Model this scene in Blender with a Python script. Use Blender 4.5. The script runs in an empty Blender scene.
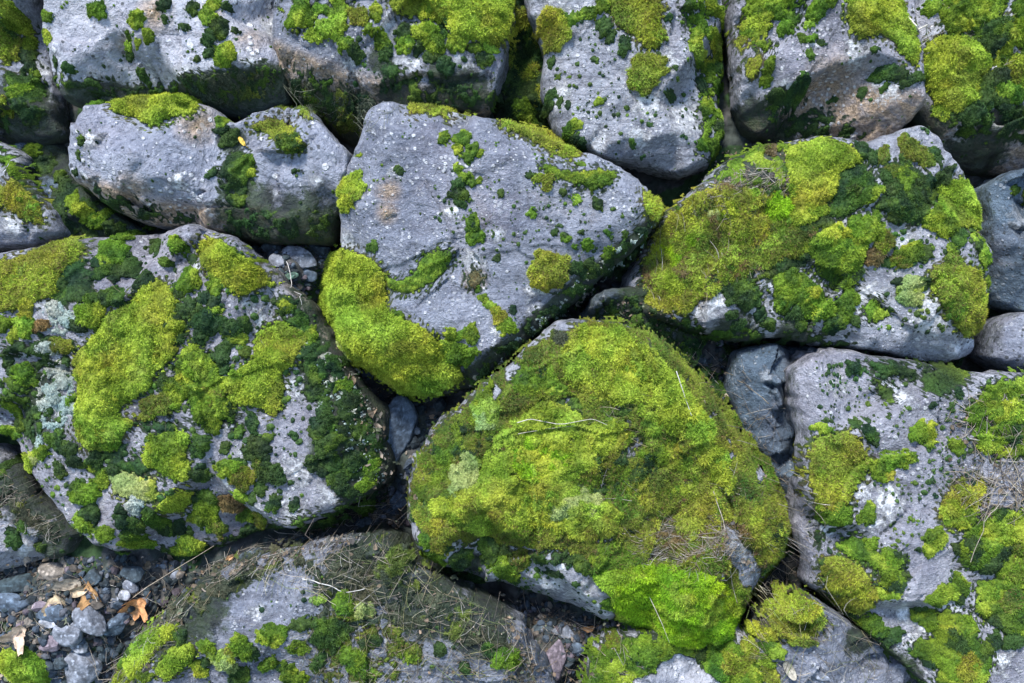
import bpy, math
import numpy as np
from mathutils import Matrix, Vector

# ------------------------------------------------------------------ frame of the slope
K = 500.0                    # photo pixels per metre on the slope plane
D = 2.35                     # camera distance from the slope plane
BETA = math.radians(56)      # steepness of the stone embankment
O = Vector((0, 0, 1.35))     # point of the slope the camera looks at
ROT = Matrix.Rotation(BETA, 4, 'X')
rng = np.random.default_rng(7)
scene = bpy.context.scene
COL = scene.collection

def loc(u, v, h=0.0):
    s = (D - h) / D
    return (np.asarray(u, float) - 512) / K * s, (341.5 - np.asarray(v, float)) / K * s

# ------------------------------------------------------------------ noise (numpy)
def _h(ix, iy, seed):
    n = (ix.astype(np.int64) * 374761393 + iy.astype(np.int64) * 668265263 + seed * 1442695041) & 0xffffffff
    n = ((n ^ (n >> 13)) * 1274126177) & 0xffffffff
    n = n ^ (n >> 16)
    n = (n * 2246822519) & 0xffffffff
    return ((n ^ (n >> 15)) & 0xffffff) / float(0x1000000)

def perlin(x, y, seed=0):
    x0 = np.floor(x); y0 = np.floor(y); fx = x - x0; fy = y - y0
    u = fx * fx * fx * (fx * (fx * 6 - 15) + 10); v = fy * fy * fy * (fy * (fy * 6 - 15) + 10)
    def g(ax, ay):
        a = _h(x0 + ax, y0 + ay, seed) * 2 * math.pi
        return np.cos(a) * (fx - ax) + np.sin(a) * (fy - ay)
    a = g(0, 0) * (1 - u) + g(1, 0) * u
    b = g(0, 1) * (1 - u) + g(1, 1) * u
    return (a * (1 - v) + b * v) * 1.5

def fbm(x, y, seed=0, o=4, gain=.5):
    s = 0; a = 1
    for i in range(o):
        s = s + a * perlin(x * 2 ** i, y * 2 ** i, seed + i * 17); a *= gain
    return s

def voronoi(x, y, seed=0):
    """distance to the nearest seed, its offset, and cell randoms"""
    x0 = np.floor(x); y0 = np.floor(y)
    best = np.full(x.shape, 9.0); bx = np.zeros(x.shape); by = np.zeros(x.shape); r1 = np.zeros(x.shape); r2 = np.zeros(x.shape)
    for ax in (-1, 0, 1):
        for ay in (-1, 0, 1):
            cx = x0 + ax; cy = y0 + ay
            px = cx + _h(cx, cy, seed); py = cy + _h(cx, cy, seed + 5)
            d = np.hypot(x - px, y - py); m = d < best
            best = np.where(m, d, best); bx = np.where(m, x - px, bx); by = np.where(m, y - py, by)
            r1 = np.where(m, _h(cx, cy, seed + 9), r1); r2 = np.where(m, _h(cx, cy, seed + 13), r2)
    return best, bx, by, r1, r2

def sd_poly(x, y, P):
    """signed distance, positive inside"""
    P = np.asarray(P, float); Q = np.roll(P, -1, 0)
    shp = x.shape; x = x.ravel(); y = y.ravel()
    d2 = np.full(x.shape, 1e9); ins = np.zeros(x.shape, bool)
    for (ax, ay), (bx, by) in zip(P, Q):
        ex, ey = bx - ax, by - ay
        t = np.clip(((x - ax) * ex + (y - ay) * ey) / (ex * ex + ey * ey + 1e-12), 0, 1)
        d2 = np.minimum(d2, (x - ax - t * ex) ** 2 + (y - ay - t * ey) ** 2)
        c = (ay > y) != (by > y)
        if ey != 0:
            ins ^= c & (x < ex * (y - ay) / ey + ax)
    return (np.sqrt(d2) * np.where(ins, 1, -1)).reshape(shp)

def chaikin(P, n=2, cut=.22):
    P = np.asarray(P, float)
    for _ in range(n):
        Q = np.roll(P, -1, 0)
        P = np.stack([P * (1 - cut) + Q * cut, P * cut + Q * (1 - cut)], 1).reshape(-1, 2)
    return P

def resample(P, n):
    Q = np.vstack([P, P[:1]]); s = np.r_[0, np.cumsum(np.hypot(*np.diff(Q, axis=0).T))]
    t = np.linspace(0, s[-1], n, endpoint=False)
    return np.stack([np.interp(t, s, Q[:, 0]), np.interp(t, s, Q[:, 1])], 1)

# ------------------------------------------------------------------ mesh output
def mesh_obj(name, V, F3, F4, mat, parent=None, cols=None, smooth=True, flat_tris=False, cname='col'):
    me = bpy.data.meshes.new(name)
    V = np.ascontiguousarray(V, np.float32)
    F3 = np.asarray(F3, np.int32).reshape(-1, 3); F4 = np.asarray(F4, np.int32).reshape(-1, 4)
    me.vertices.add(len(V)); me.vertices.foreach_set('co', V.ravel())
    me.loops.add(F3.size + F4.size)
    me.loops.foreach_set('vertex_index', np.r_[F4.ravel(), F3.ravel()].astype(np.int32))
    me.polygons.add(len(F3) + len(F4))
    ls = np.r_[np.arange(len(F4)) * 4, F4.size + np.arange(len(F3)) * 3].astype(np.int32)
    me.polygons.foreach_set('loop_start', ls)
    me.update(calc_edges=True); me.validate()
    sm = np.ones(len(me.polygons), bool) if smooth else np.zeros(len(me.polygons), bool)
    me.polygons.foreach_set('use_smooth', sm)
    if cols is not None and len(me.vertices) == len(cols):
        a = me.color_attributes.new(cname, 'FLOAT_COLOR', 'POINT')
        c = np.ones((len(cols), 4), np.float32); c[:, :3] = cols
        a.data.foreach_set('color', c.ravel())
    if mat: me.materials.append(mat)
    o = bpy.data.objects.new(name, me); COL.objects.link(o)
    if parent: o.parent = parent
    return o

def place(o, x, y, z):
    o.matrix_world = Matrix.Translation(O + ROT.to_3x3() @ Vector((x, y, z))) @ ROT

def tag(o, label=None, cat=None, group=None, kind=None):
    if label: o['label'] = label
    if cat: o['category'] = cat
    if group: o['group'] = group
    if kind: o['kind'] = kind
    return o

# ------------------------------------------------------------------ materials
def new_mat(name):
    m = bpy.data.materials.new(name); m.use_nodes = True
    nt = m.node_tree; b = nt.nodes['Principled BSDF']
    return m, nt, b
def N(nt, t, **kw):
    n = nt.nodes.new(t)
    for k, v in kw.items():
        if k in n.inputs: n.inputs[k].default_value = v
        else: setattr(n, k, v)
    return n
def L(nt, a, b): nt.links.new(a, b)
def ramp(nt, fac, stops):
    r = nt.nodes.new('ShaderNodeValToRGB'); e = r.color_ramp.elements
    while len(e) < len(stops): e.new(.5)
    for el, (p, c) in zip(e, stops):
        el.position = p; el.color = (*c, 1) if isinstance(c, tuple) else (c, c, c, 1)
    L(nt, fac, r.inputs[0]); return r.outputs[0]
def mix(nt, f, a, b):
    m = nt.nodes.new('ShaderNodeMix'); m.data_type = 'RGBA'
    if isinstance(f, float): m.inputs[0].default_value = f
    else: L(nt, f, m.inputs[0])
    for s, v in ((6, a), (7, b)):
        if isinstance(v, tuple): m.inputs[s].default_value = (*v, 1)
        else: L(nt, v, m.inputs[s])
    return m.outputs[2]
def math_n(nt, op, a, b=0.0, clamp=False):
    m = nt.nodes.new('ShaderNodeMath'); m.operation = op; m.use_clamp = clamp
    for s, v in ((0, a), (1, b)):
        if isinstance(v, (int, float)): m.inputs[s].default_value = v
        else: L(nt, v, m.inputs[s])
    return m.outputs[0]

def rock_material(name, dark, light, warm=(.30, .22, .15), lich=1.0, bump=1.0):
    m, nt, b = new_mat(name)
    tc = N(nt, 'ShaderNodeTexCoord'); oi = N(nt, 'ShaderNodeObjectInfo')
    va = N(nt, 'ShaderNodeVectorMath', operation='MULTIPLY'); L(nt, oi.outputs['Location'], va.inputs[0]); va.inputs[1].default_value = (7, 7, 7)
    ad = N(nt, 'ShaderNodeVectorMath', operation='ADD'); L(nt, tc.outputs['Object'], ad.inputs[0]); L(nt, va.outputs[0], ad.inputs[1])
    sc = math_n(nt, 'ADD', math_n(nt, 'MULTIPLY', oi.outputs['Random'], .7), .65)
    vs = N(nt, 'ShaderNodeVectorMath', operation='SCALE'); L(nt, ad.outputs[0], vs.inputs[0]); L(nt, sc, vs.inputs['Scale'])
    P = vs.outputs[0]
    mp = N(nt, 'ShaderNodeMapping'); L(nt, P, mp.inputs[0]); mp.inputs['Scale'].default_value = (1, 6, 2); mp.inputs['Rotation'].default_value = (.3, .2, .5)
    st_n = N(nt, 'ShaderNodeTexNoise', Scale=9.0, Detail=5.0, Roughness=.65, Distortion=1.2); L(nt, mp.outputs[0], st_n.inputs['Vector'])
    def noise(sc, det=4, rough=.6, dist=0.0):
        n = N(nt, 'ShaderNodeTexNoise', Scale=sc, Detail=det, Roughness=rough, Distortion=dist); L(nt, P, n.inputs['Vector']); return n.outputs['Fac']
    big = noise(7, 6, .65, .6); mid = noise(26, 6, .7, .3); fine = noise(140, 5, .75); vf = noise(380, 2, .6)
    at = N(nt, 'ShaderNodeAttribute', attribute_name='mask'); sp = N(nt, 'ShaderNodeSeparateColor'); L(nt, at.outputs['Color'], sp.inputs[0])
    lm, am, sm = sp.outputs[0], sp.outputs[1], sp.outputs[2]
    c = mix(nt, ramp(nt, big, [(.36, 0.0), (.62, 1.0)]), dark, light)
    d2 = tuple(v * .42 for v in dark); l2 = tuple(min(v * 1.35, .6) for v in light)
    c = mix(nt, math_n(nt, 'MULTIPLY', ramp(nt, mid, [(.52, 0.0), (.68, 1.0)]), .55), c, l2)
    c = mix(nt, math_n(nt, 'MULTIPLY', ramp(nt, mid, [(.30, 1.0), (.44, 0.0)]), .6), c, d2)
    c = mix(nt, math_n(nt, 'MULTIPLY', ramp(nt, st_n.outputs['Fac'], [(.50, 0.0), (.60, 1.0)]), math_n(nt, 'MULTIPLY', oi.outputs['Random'], .6)), c, d2)
    # violet / rusty tints
    tint = noise(4.3, 3, .5)
    c = mix(nt, math_n(nt, 'MULTIPLY', ramp(nt, tint, [(.52, 0.0), (.66, 1.0)]), .20), c, (.25, .21, .25))
    tint2 = noise(9.1, 4, .6, 1.0)
    c = mix(nt, math_n(nt, 'MULTIPLY', ramp(nt, tint2, [(.60, 0.0), (.72, 1.0)]), .16), c, warm)
    # grain
    c = mix(nt, math_n(nt, 'MULTIPLY', ramp(nt, fine, [(.56, 0.0), (.66, 1.0)]), .75), c, l2)
    c = mix(nt, math_n(nt, 'MULTIPLY', ramp(nt, fine, [(.34, 1.0), (.45, 0.0)]), .85), c, d2)
    # traced stain: warm broken stone
    st = math_n(nt, 'MULTIPLY', sm, ramp(nt, noise(30, 5, .7), [(.32, .25), (.55, 1.0)]))
    wc = mix(nt, ramp(nt, fine, [(.4, 0.0), (.62, 1.0)]), tuple(v * .5 for v in warm), tuple(v * 1.5 for v in warm))
    c = mix(nt, st, c, wc)
    # crusty white lichen: traced areas + scattered flecks
    ln = noise(52, 8, .8, .3)
    lf = math_n(nt, 'ADD', math_n(nt, 'MULTIPLY', lm, .25), ln)
    lf = ramp(nt, lf, [(.63, 0.0), (.74, 1.0)])
    fl = N(nt, 'ShaderNodeTexVoronoi', Scale=85.0, Randomness=1.0); L(nt, P, fl.inputs['Vector'])
    fleck = ramp(nt, math_n(nt, 'ADD', fl.outputs['Distance'], math_n(nt, 'MULTIPLY', math_n(nt, 'SUBTRACT', noise(11, 3, .6), .5), -1.1)), [(.13, 1.0), (.26, 0.0)])
    fl2 = N(nt, 'ShaderNodeTexVoronoi', Scale=34.0, Randomness=1.0); L(nt, P, fl2.inputs['Vector'])
    fleck2 = ramp(nt, math_n(nt, 'ADD', fl2.outputs['Distance'], math_n(nt, 'MULTIPLY', math_n(nt, 'SUBTRACT', noise(60, 3, .6), .5), -.35)), [(.10, 1.0), (.15, 0.0)])
    lt = math_n(nt, 'MAXIMUM', lf, math_n(nt, 'MAXIMUM', math_n(nt, 'MULTIPLY', fleck, ramp(nt, noise(5, 4, .6), [(.42, .1), (.58, .75)])), math_n(nt, 'MULTIPLY', fleck2, .8)))
    lt = math_n(nt, 'MULTIPLY', lt, math_n(nt, 'SUBTRACT', 1.0, math_n(nt, 'MULTIPLY', am, .8)))
    lcol = mix(nt, ramp(nt, fine, [(.4, 0.0), (.6, 1.0)]), (.46, .47, .48), (.76, .77, .79))
    c = mix(nt, math_n(nt, 'MULTIPLY', lt, lich * .82), c, lcol)
    # black-green algae film: traced areas
    af = math_n(nt, 'ADD', math_n(nt, 'MULTIPLY', am, .62), math_n(nt, 'MULTIPLY', noise(45, 6, .75), .9))
    af = ramp(nt, af, [(.60, 0.0), (.78, 1.0)])
    ac = mix(nt, ramp(nt, mid, [(.42, 0.0), (.62, 1.0)]), (.012, .018, .014), (.035, .055, .022))
    c = mix(nt, math_n(nt, 'MULTIPLY', af, .92), c, ac)
    # moss film
    fa = N(nt, 'ShaderNodeAttribute', attribute_name='film'); fs = N(nt, 'ShaderNodeSeparateColor'); L(nt, fa.outputs['Color'], fs.inputs[0])
    ff = ramp(nt, math_n(nt, 'ADD', math_n(nt, 'MULTIPLY', fs.outputs[0], .62), math_n(nt, 'MULTIPLY', noise(110, 5, .75), .8)), [(.58, 0.0), (.76, 1.0)])
    fcol = mix(nt, fs.outputs[1], (.022, .036, .018), mix(nt, ramp(nt, mid, [(.4, 0.0), (.6, 1.0)]), (.045, .075, .015), (.075, .060, .030)))
    c = mix(nt, math_n(nt, 'MULTIPLY', ff, math_n(nt, 'GREATER_THAN', fs.outputs[0], .01)), c, fcol)
    # dark pin-head specks
    dk = N(nt, 'ShaderNodeTexVoronoi', Scale=60.0, Randomness=1.0); L(nt, P, dk.inputs['Vector'])
    dsp = ramp(nt, math_n(nt, 'ADD', dk.outputs['Distance'], math_n(nt, 'MULTIPLY', math_n(nt, 'SUBTRACT', noise(6, 3, .6), .5), -.9)), [(.09, 1.0), (.14, 0.0)])
    c = mix(nt, math_n(nt, 'MULTIPLY', dsp, .75), c, (.025, .03, .028))
    L(nt, c, b.inputs['Base Color'])
    b.inputs['Roughness'].default_value = .82; b.inputs['Specular IOR Level'].default_value = .3
    hgt = math_n(nt, 'ADD', math_n(nt, 'MULTIPLY', mid, .9), math_n(nt, 'ADD', math_n(nt, 'MULTIPLY', fine, .42), math_n(nt, 'MULTIPLY', vf, .13)))
    hgt = math_n(nt, 'ADD', hgt, math_n(nt, 'MULTIPLY', lt, .28))
    bp = N(nt, 'ShaderNodeBump', Strength=.9, Distance=.034 * bump); L(nt, hgt, bp.inputs['Height']); L(nt, bp.outputs[0], b.inputs['Normal'])
    return m

ROCKM = {
 'grey':   rock_material('stone_grey', (.135, .15, .195), (.255, .27, .32)),
 'pale':   rock_material('stone_pale', (.185, .195, .235), (.36, .37, .41)),
 'violet': rock_material('stone_violet', (.155, .158, .195), (.32, .32, .36)),
 'blue':   rock_material('stone_blue_shaded', (.055, .085, .12), (.12, .165, .215), lich=.45),  # darker, bluer stone for recessed blocks, their shade put into the colour
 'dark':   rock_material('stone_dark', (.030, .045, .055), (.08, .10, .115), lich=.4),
}
def moss_material():
    m, nt, b = new_mat('moss')
    at = N(nt, 'ShaderNodeAttribute', attribute_name='col')
    tc = N(nt, 'ShaderNodeTexCoord')
    n = N(nt, 'ShaderNodeTexNoise', Scale=260.0, Detail=3.0, Roughness=.7); L(nt, tc.outputs['Object'], n.inputs['Vector'])
    f = ramp(nt, n.outputs['Fac'], [(.35, .5), (.65, 1.3)])
    mm = N(nt, 'ShaderNodeMix', data_type='RGBA', blend_type='MULTIPLY'); mm.inputs[0].default_value = 1
    L(nt, at.outputs['Color'], mm.inputs[6]); L(nt, f, mm.inputs[7])
    L(nt, mm.outputs[2], b.inputs['Base Color'])
    b.inputs['Roughness'].default_value = .75; b.inputs['Specular IOR Level'].default_value = .15
    tr = N(nt, 'ShaderNodeBsdfTranslucent'); L(nt, mm.outputs[2], tr.inputs['Color'])
    ms = N(nt, 'ShaderNodeMixShader'); ms.inputs[0].default_value = .28
    out = nt.nodes['Material Output']
    L(nt, b.outputs[0], ms.inputs[1]); L(nt, tr.outputs[0], ms.inputs[2]); L(nt, ms.outputs[0], out.inputs['Surface'])
    return m
MOSS = moss_material()
def attr_material(name, rough=.8, sc=90.0):
    m, nt, b = new_mat(name)
    at = N(nt, 'ShaderNodeAttribute', attribute_name='col'); tc = N(nt, 'ShaderNodeTexCoord')
    n = N(nt, 'ShaderNodeTexNoise', Scale=sc, Detail=5.0, Roughness=.7); L(nt, tc.outputs['Object'], n.inputs['Vector'])
    f = ramp(nt, n.outputs['Fac'], [(.35, .55), (.65, 1.35)])
    mm = N(nt, 'ShaderNodeMix', data_type='RGBA', blend_type='MULTIPLY'); mm.inputs[0].default_value = 1
    L(nt, at.outputs['Color'], mm.inputs[6]); L(nt, f, mm.inputs[7]); L(nt, mm.outputs[2], b.inputs['Base Color'])
    b.inputs['Roughness'].default_value = rough; b.inputs['Specular IOR Level'].default_value = .25
    bp = N(nt, 'ShaderNodeBump', Strength=.8, Distance=.003); L(nt, n.outputs['Fac'], bp.inputs['Height']); L(nt, bp.outputs[0], b.inputs['Normal'])
    return m
STRAW = attr_material('dry_stems', .7, 200.0)
LEAFM = attr_material('dead_leaf', .6, 120.0)
SOILM = attr_material('soil', .95, 60.0)
GRAVM = attr_material('gravel', .85, 110.0)

# ------------------------------------------------------------------ rocks
class Rock: pass
ROCKS = {}
def in_poly_blob(x, y, blobs, h):
    s = np.zeros(x.shape)
    for (u, v, r) in blobs:
        cx, cy = loc(u, v, h); rr = r / K
        s = np.maximum(s, np.clip(1.25 - np.hypot(x - cx, y - cy) / rr * .8, 0, 1))
    return s

def make_rock(key, name, label, outline, H, tilt=(0, 0), w=.045, e=.05, mat='grey', creases=(), bumps=(), seed=1,
              lich=(), algae=(), stain=(), facet=.02, fs=5.0, rough=.014, depth=.26, cat='boulder', group=None, edge_algae=0.3, nchip=13, nstep=6, res=1.0, back=.12):
    R = Rock(); R.seed = seed; R.H = H
    h0 = H - e * .6
    ox, oy = loc(*np.array(outline, float).T, h0)
    P = resample(chaikin(chaikin(np.stack([ox, oy], 1), 1, .08), 1, .15), 260)
    c = P.mean(0)
    d = P - c; ln = np.hypot(*d.T)[:, None]
    ang = np.arange(len(P)) / len(P) * 2 * math.pi
    per = ln.mean()
    nz = fbm(np.cos(ang) * per * 9 + 30 + seed * 3.1, np.sin(ang) * per * 9 + 9, seed, 4, .55)
    nz2 = perlin(np.arange(len(P)) * .9 * per * 2.5, np.zeros(len(P)) + seed, seed + 2)
    P = c + d * (1 + (nz + .35 * nz2)[:, None] * .035 * min(1, .14 / per + .35))
    if key != 'r14': w = w * .6
    R.P = P; R.c = c; R.h0 = h0; R.w = w; R.e = e; R.moss = []; R.bare = []
    cr = []
    for it in creases:
        pts, slope, rnd, mode, kind = it
        pp = [np.array(loc(u, v, H)) for u, v in pts]
        cr.append((pp, slope, rnd, mode, kind))
    bb = [(*loc(u, v, H), r / K, a) for u, v, r, a in bumps]
    def fall(x, y, pp, mode):
        pp = np.array(pp); a = pp[0] - (pp[1] - pp[0]) * 6 / np.hypot(*(pp[1] - pp[0])); b = pp[-1] + (pp[-1] - pp[-2]) * 6 / np.hypot(*(pp[-1] - pp[-2]))
        t = b - a; n = np.array([t[1], -t[0]]) / np.hypot(*t) * 12
        return sd_poly(x, y, np.vstack([[a], pp, [b], [b + n], [a + n]]))
    R.fall = fall; R.cr = cr
    rc = np.random.default_rng(seed * 31 + 5)
    chipl = []
    nP = len(P); orient = np.sign(np.sum(P[:, 0] * np.roll(P[:, 1], -1) - np.roll(P[:, 0], -1) * P[:, 1]))
    for q in range(nchip):
        k0 = rc.integers(nP); p0 = P[k0]; tg = P[(k0 + 4) % nP] - P[k0 - 4]; tg /= np.hypot(*tg)
        inn = np.array([-tg[1], tg[0]]) * orient
        an = rc.normal(0, .55); inn = np.array([inn[0] * math.cos(an) - inn[1] * math.sin(an), inn[0] * math.sin(an) + inn[1] * math.cos(an)])
        sl = rc.uniform(.35, 1.3); reach = rc.uniform(.018, .075) * min(1, per / .25)
        chipl.append((p0 + inn * reach, inn, sl))
    stepl = []
    for q in range(nstep):
        p0 = c + rc.normal(0, .45, 2) * per * .8; an = rc.uniform(0, math.pi)
        stepl.append((p0, np.array([math.cos(an), math.sin(an)]), rc.uniform(.002, .007), rc.uniform(0, 99)))
    def relief(x, y, z):
        zm = H + tilt[0] * (x - c[0]) + tilt[1] * (y - c[1])
        n51 = .004 * perlin(x * 30, y * 30, seed + 51); n52 = .005 * perlin(x * 45, y * 45, seed + 52)
        n53 = [.03 * perlin(x * 7 + k * 9, y * 7, seed + 53) + .3 * n51 for k in (0, 1)]
        for p0, inn, sl in chipl:
            tt = (x - p0[0]) * inn[0] + (y - p0[1]) * inn[1] + n51
            pl = zm + sl * tt + n52
            dfl = z - pl
            z = z - .002 * np.logaddexp(0, np.clip(dfl / .002, -30, 30)) * (tt < .03) * np.clip((.16 - np.abs((x - p0[0]) * inn[1] - (y - p0[1]) * inn[0])) / .03, 0, 1)
        for p0, dr, st, ph in stepl:
            tt = (x - p0[0]) * dr[1] - (y - p0[1]) * dr[0] + n53[int(ph) % 2] + n52
            al = (x - p0[0]) * dr[0] + (y - p0[1]) * dr[1]
            fade = np.clip(1.4 - np.abs(al) / (per * .55), 0, 1)
            z = z - st * fade / (1 + np.exp(-np.clip(tt / .0012, -30, 30))) * np.clip(1.3 - np.abs(tt) / .09, 0, 1)
        return z
    def hfun(x, y, dd=None):
        if dd is None: dd = sd_poly(x, y, P[::2])
        wx = x + .012 * perlin(x * 14, y * 14, seed + 3); wy = y + .012 * perlin(x * 14 + 5, y * 14, seed + 4)
        z = H + tilt[0] * (x - c[0]) + tilt[1] * (y - c[1])
        for pp, slope, rnd, mode, kind in cr:
            f = fall(wx, wy, pp, mode)
            z = z - slope * rnd * np.logaddexp(0, np.clip(f / rnd, -30, 30))
        for bx, by, r, a in bb:
            z = z + a * np.exp(-((x - bx) ** 2 + (y - by) ** 2) / (r * r))
        if facet:
            _, vx, vy, r1, r2 = voronoi(wx * fs + seed, wy * fs, seed + 21)
            z = z + 1.8 * facet * ((r1 - .5) * 1.6 * vx + (r2 - .5) * 1.6 * vy + (r1 - .5) * .35)
            _, vx, vy, r1, r2 = voronoi(wx * fs * 3.1 + seed, wy * fs * 3.1, seed + 23)
            z = z + facet * .62 * ((r1 - .5) * 1.8 * vx + (r2 - .5) * 1.8 * vy + (r1 - .5) * .5)
        z = z + rough * fbm(x * 6, y * 6, seed + 31, 6, .52)
        z = relief(x, y, z)
        wl = w * np.clip(.75 + 1.1 * perlin(x * 9, y * 9, seed + 61) + .4 * perlin(x * 26, y * 26, seed + 62), .3, 1.6)
        q = np.clip(1 - dd / wl, 0, 1)
        z = z - e * (1 - np.sqrt(np.maximum(1 - q * q, 0)))
        z = np.where(dd < 0, z + dd * 1.6, z)
        return z
    R.h = hfun
    n = int(min(560, max(120, per * 2 * math.pi * K / 2.2)) * res)
    m = int(min(170, max(40, per * K / 2.0)) * res)
    B = resample(P, n)
    rr = 1 - (1 - np.linspace(0, 1, m)) ** 1.35
    rr = rr[1:]
    X = c[0] + rr[:, None] * (B[:, 0] - c[0]); Y = c[1] + rr[:, None] * (B[:, 1] - c[1])
    dd = np.maximum(sd_poly(X, Y, P), 0); dd[-1] = 0
    Z = hfun(X, Y, dd)
    ks = 16; Xs = []; Ys = []; Zs = []
    for k in range(1, ks + 1):
        t = k / ks
        a2 = np.arange(n) / n * 2 * math.pi
        nn = fbm(np.cos(a2) * per * 8 + seed, np.sin(a2) * per * 8 + t * 3.0, seed + 41, 4, .6)
        s = 1 - back * t ** 1.3 + .05 * nn * min(1, t * 3)
        Xs.append(c[0] + (B[:, 0] - c[0]) * s); Ys.append(c[1] + (B[:, 1] - c[1]) * s)
        Zs.append(Z[-1] * (1 - t) + (H - e - depth) * t)
    X = np.vstack([X, Xs]); Y = np.vstack([Y, Ys]); Z = np.vstack([Z, Zs])
    rings = X.shape[0]
    V = np.stack([X.ravel(), Y.ravel(), Z.ravel()], 1)
    czh = hfun(np.array([c[0]]), np.array([c[1]]))[0]
    V = np.vstack([V, [[c[0], c[1], czh]], [[c[0], c[1], Z[-1].mean()]]])
    i = np.arange(n); j = (i + 1) % n
    q = []
    for r in range(rings - 1):
        a = r * n
        q.append(np.stack([a + i, a + n + i, a + n + j, a + j], 1))
    F4 = np.vstack(q)
    ci = rings * n
    F3 = np.vstack([np.stack([np.full(n, ci), i, j], 1), np.stack([np.full(n, ci + 1), (rings - 1) * n + j, (rings - 1) * n + i], 1)])
    # make outline orientation counter-clockwise so normals face outwards
    area = np.sum(P[:, 0] * np.roll(P[:, 1], -1) - np.roll(P[:, 0], -1) * P[:, 1])
    if area < 0: F4 = F4[:, ::-1]; F3 = F3[:, ::-1]
    x, y = V[:, 0], V[:, 1]
    lm = in_poly_blob(x, y, lich, H); am = in_poly_blob(x, y, algae, H); sm = in_poly_blob(x, y, stain, H)
    side = np.zeros(len(V)); side[(m - 1) * n:rings * n] = 1
    ddv = np.concatenate([dd.ravel(), np.zeros(ks * n), [1, 0]])
    am = np.maximum(am, edge_algae * np.clip(1.1 - ddv / .018, 0, 1))
    for pp, slope, rnd, mode, kind in cr:
        f = np.clip(fall(x, y, pp, mode) / .02 + .5, 0, 1)
        if kind == 'a': am = np.maximum(am, f)
        if kind == 'b': sm = np.maximum(sm, f)
        if kind == 'ab': am = np.maximum(am, f * .55); sm = np.maximum(sm, f * .7)
    V = V - np.array([c[0], c[1], 0])
    o = mesh_obj(name, V, F3, F4, ROCKM[mat], cols=np.stack([lm, am, sm], 1), cname='mask')
    place(o, c[0], c[1], 0)
    tag(o, label, cat, group)
    R.lv = V[:, :2] + c
    R.o = o; ROCKS[key] = R
    return R

# ------------------------------------------------------------------ moss
PAL = {  # two shoot colours per kind
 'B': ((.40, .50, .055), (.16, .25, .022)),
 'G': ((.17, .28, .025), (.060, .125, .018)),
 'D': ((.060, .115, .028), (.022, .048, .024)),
 'Y': ((.35, .40, .05), (.16, .20, .028)),
 'O': ((.21, .27, .035), (.075, .11, .022)),
 'E': ((.29, .48, .020), (.14, .29, .015)),
 'P': ((.42, .48, .17), (.25, .33, .10)),
 'L': ((.50, .55, .49), (.32, .39, .35)),
 'N': ((.23, .17, .07), (.10, .075, .04)),
 'S': ((.10, .115, .07), (.045, .06, .04)),
}
ALT = {'B': 'Y', 'G': 'B', 'O': 'G', 'Y': 'B', 'E': 'B', 'D': 'G', 'P': 'B', 'S': 'O'}
PNAME = {'B': 'bright yellow green moss', 'G': 'mid green moss', 'D': 'dark green moss', 'Y': 'olive yellow feathery moss', 'O': 'dull olive moss', 'E': 'vivid emerald green moss',
         'P': 'pale green moss', 'L': 'pale grey leafy lichen', 'N': 'brown dying moss', 'S': 'dull grey green moss and litter'}
LENF = {'B': 1.0, 'G': .85, 'D': .7, 'Y': 1.35, 'O': 1.1, 'E': 1.0, 'P': .8, 'L': .8, 'N': 1.2, 'S': 1.1}

def tufts(pos, nrm, col, Ls, ws, seed, blades=3, splay=.75, droop=0.0):
    r = np.random.default_rng(seed); n = len(pos)
    V = []; C = []
    for b in range(blades):
        d = nrm + r.normal(0, splay, (n, 3)) + np.array([0, -droop, 0])
        d /= np.linalg.norm(d, axis=1)[:, None] + 1e-9
        s = np.cross(d, r.normal(0, 1, (n, 3))); s /= np.linalg.norm(s, axis=1)[:, None] + 1e-9
        l = (Ls * r.uniform(.6, 1.3, n))[:, None]; w = (ws * r.uniform(.7, 1.3, n))[:, None]
        p = pos - nrm * .0008
        V.append(np.stack([p - s * w * .5, p + s * w * .5, p + d * l], 1))
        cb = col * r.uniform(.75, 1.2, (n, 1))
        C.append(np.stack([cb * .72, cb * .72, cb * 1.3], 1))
    V = np.concatenate(V, 1).reshape(-1, 3); C = np.concatenate(C, 1).reshape(-1, 3)
    return V, C, np.arange(len(V)).reshape(-1, 3)

def moss_color(x, y, kind, seed, r):
    c1, c2 = PAL[kind]
    f = np.clip(.55 + .9 * fbm(x * 22, y * 22, seed + 3, 3) + r.normal(0, .18, x.shape), 0, 1)[:, None]
    c = np.array(c1) * f + np.array(c2) * (1 - f)
    if kind in ALT:
        b1, b2 = PAL[ALT[kind]]
        m = np.clip((fbm(x * 13 + 7, y * 13, seed + 30, 4, .6) - .18) * 5, 0, 1)[:, None] * (.45 if kind == 'D' else .8)
        c = c * (1 - m) + m * (np.array(b1) * f + np.array(b2) * (1 - f))
    hs = fbm(x * 9, y * 9, seed + 8, 2)[:, None]
    c = c * (1 + np.array([.25, .0, -.1]) * hs)
    if kind in 'YON':
        br = (r.random(x.shape) < .13)[:, None]
        c = np.where(br, np.array([.16, .115, .045]), c)
    return np.clip(c, 0.004, .7)

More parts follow.
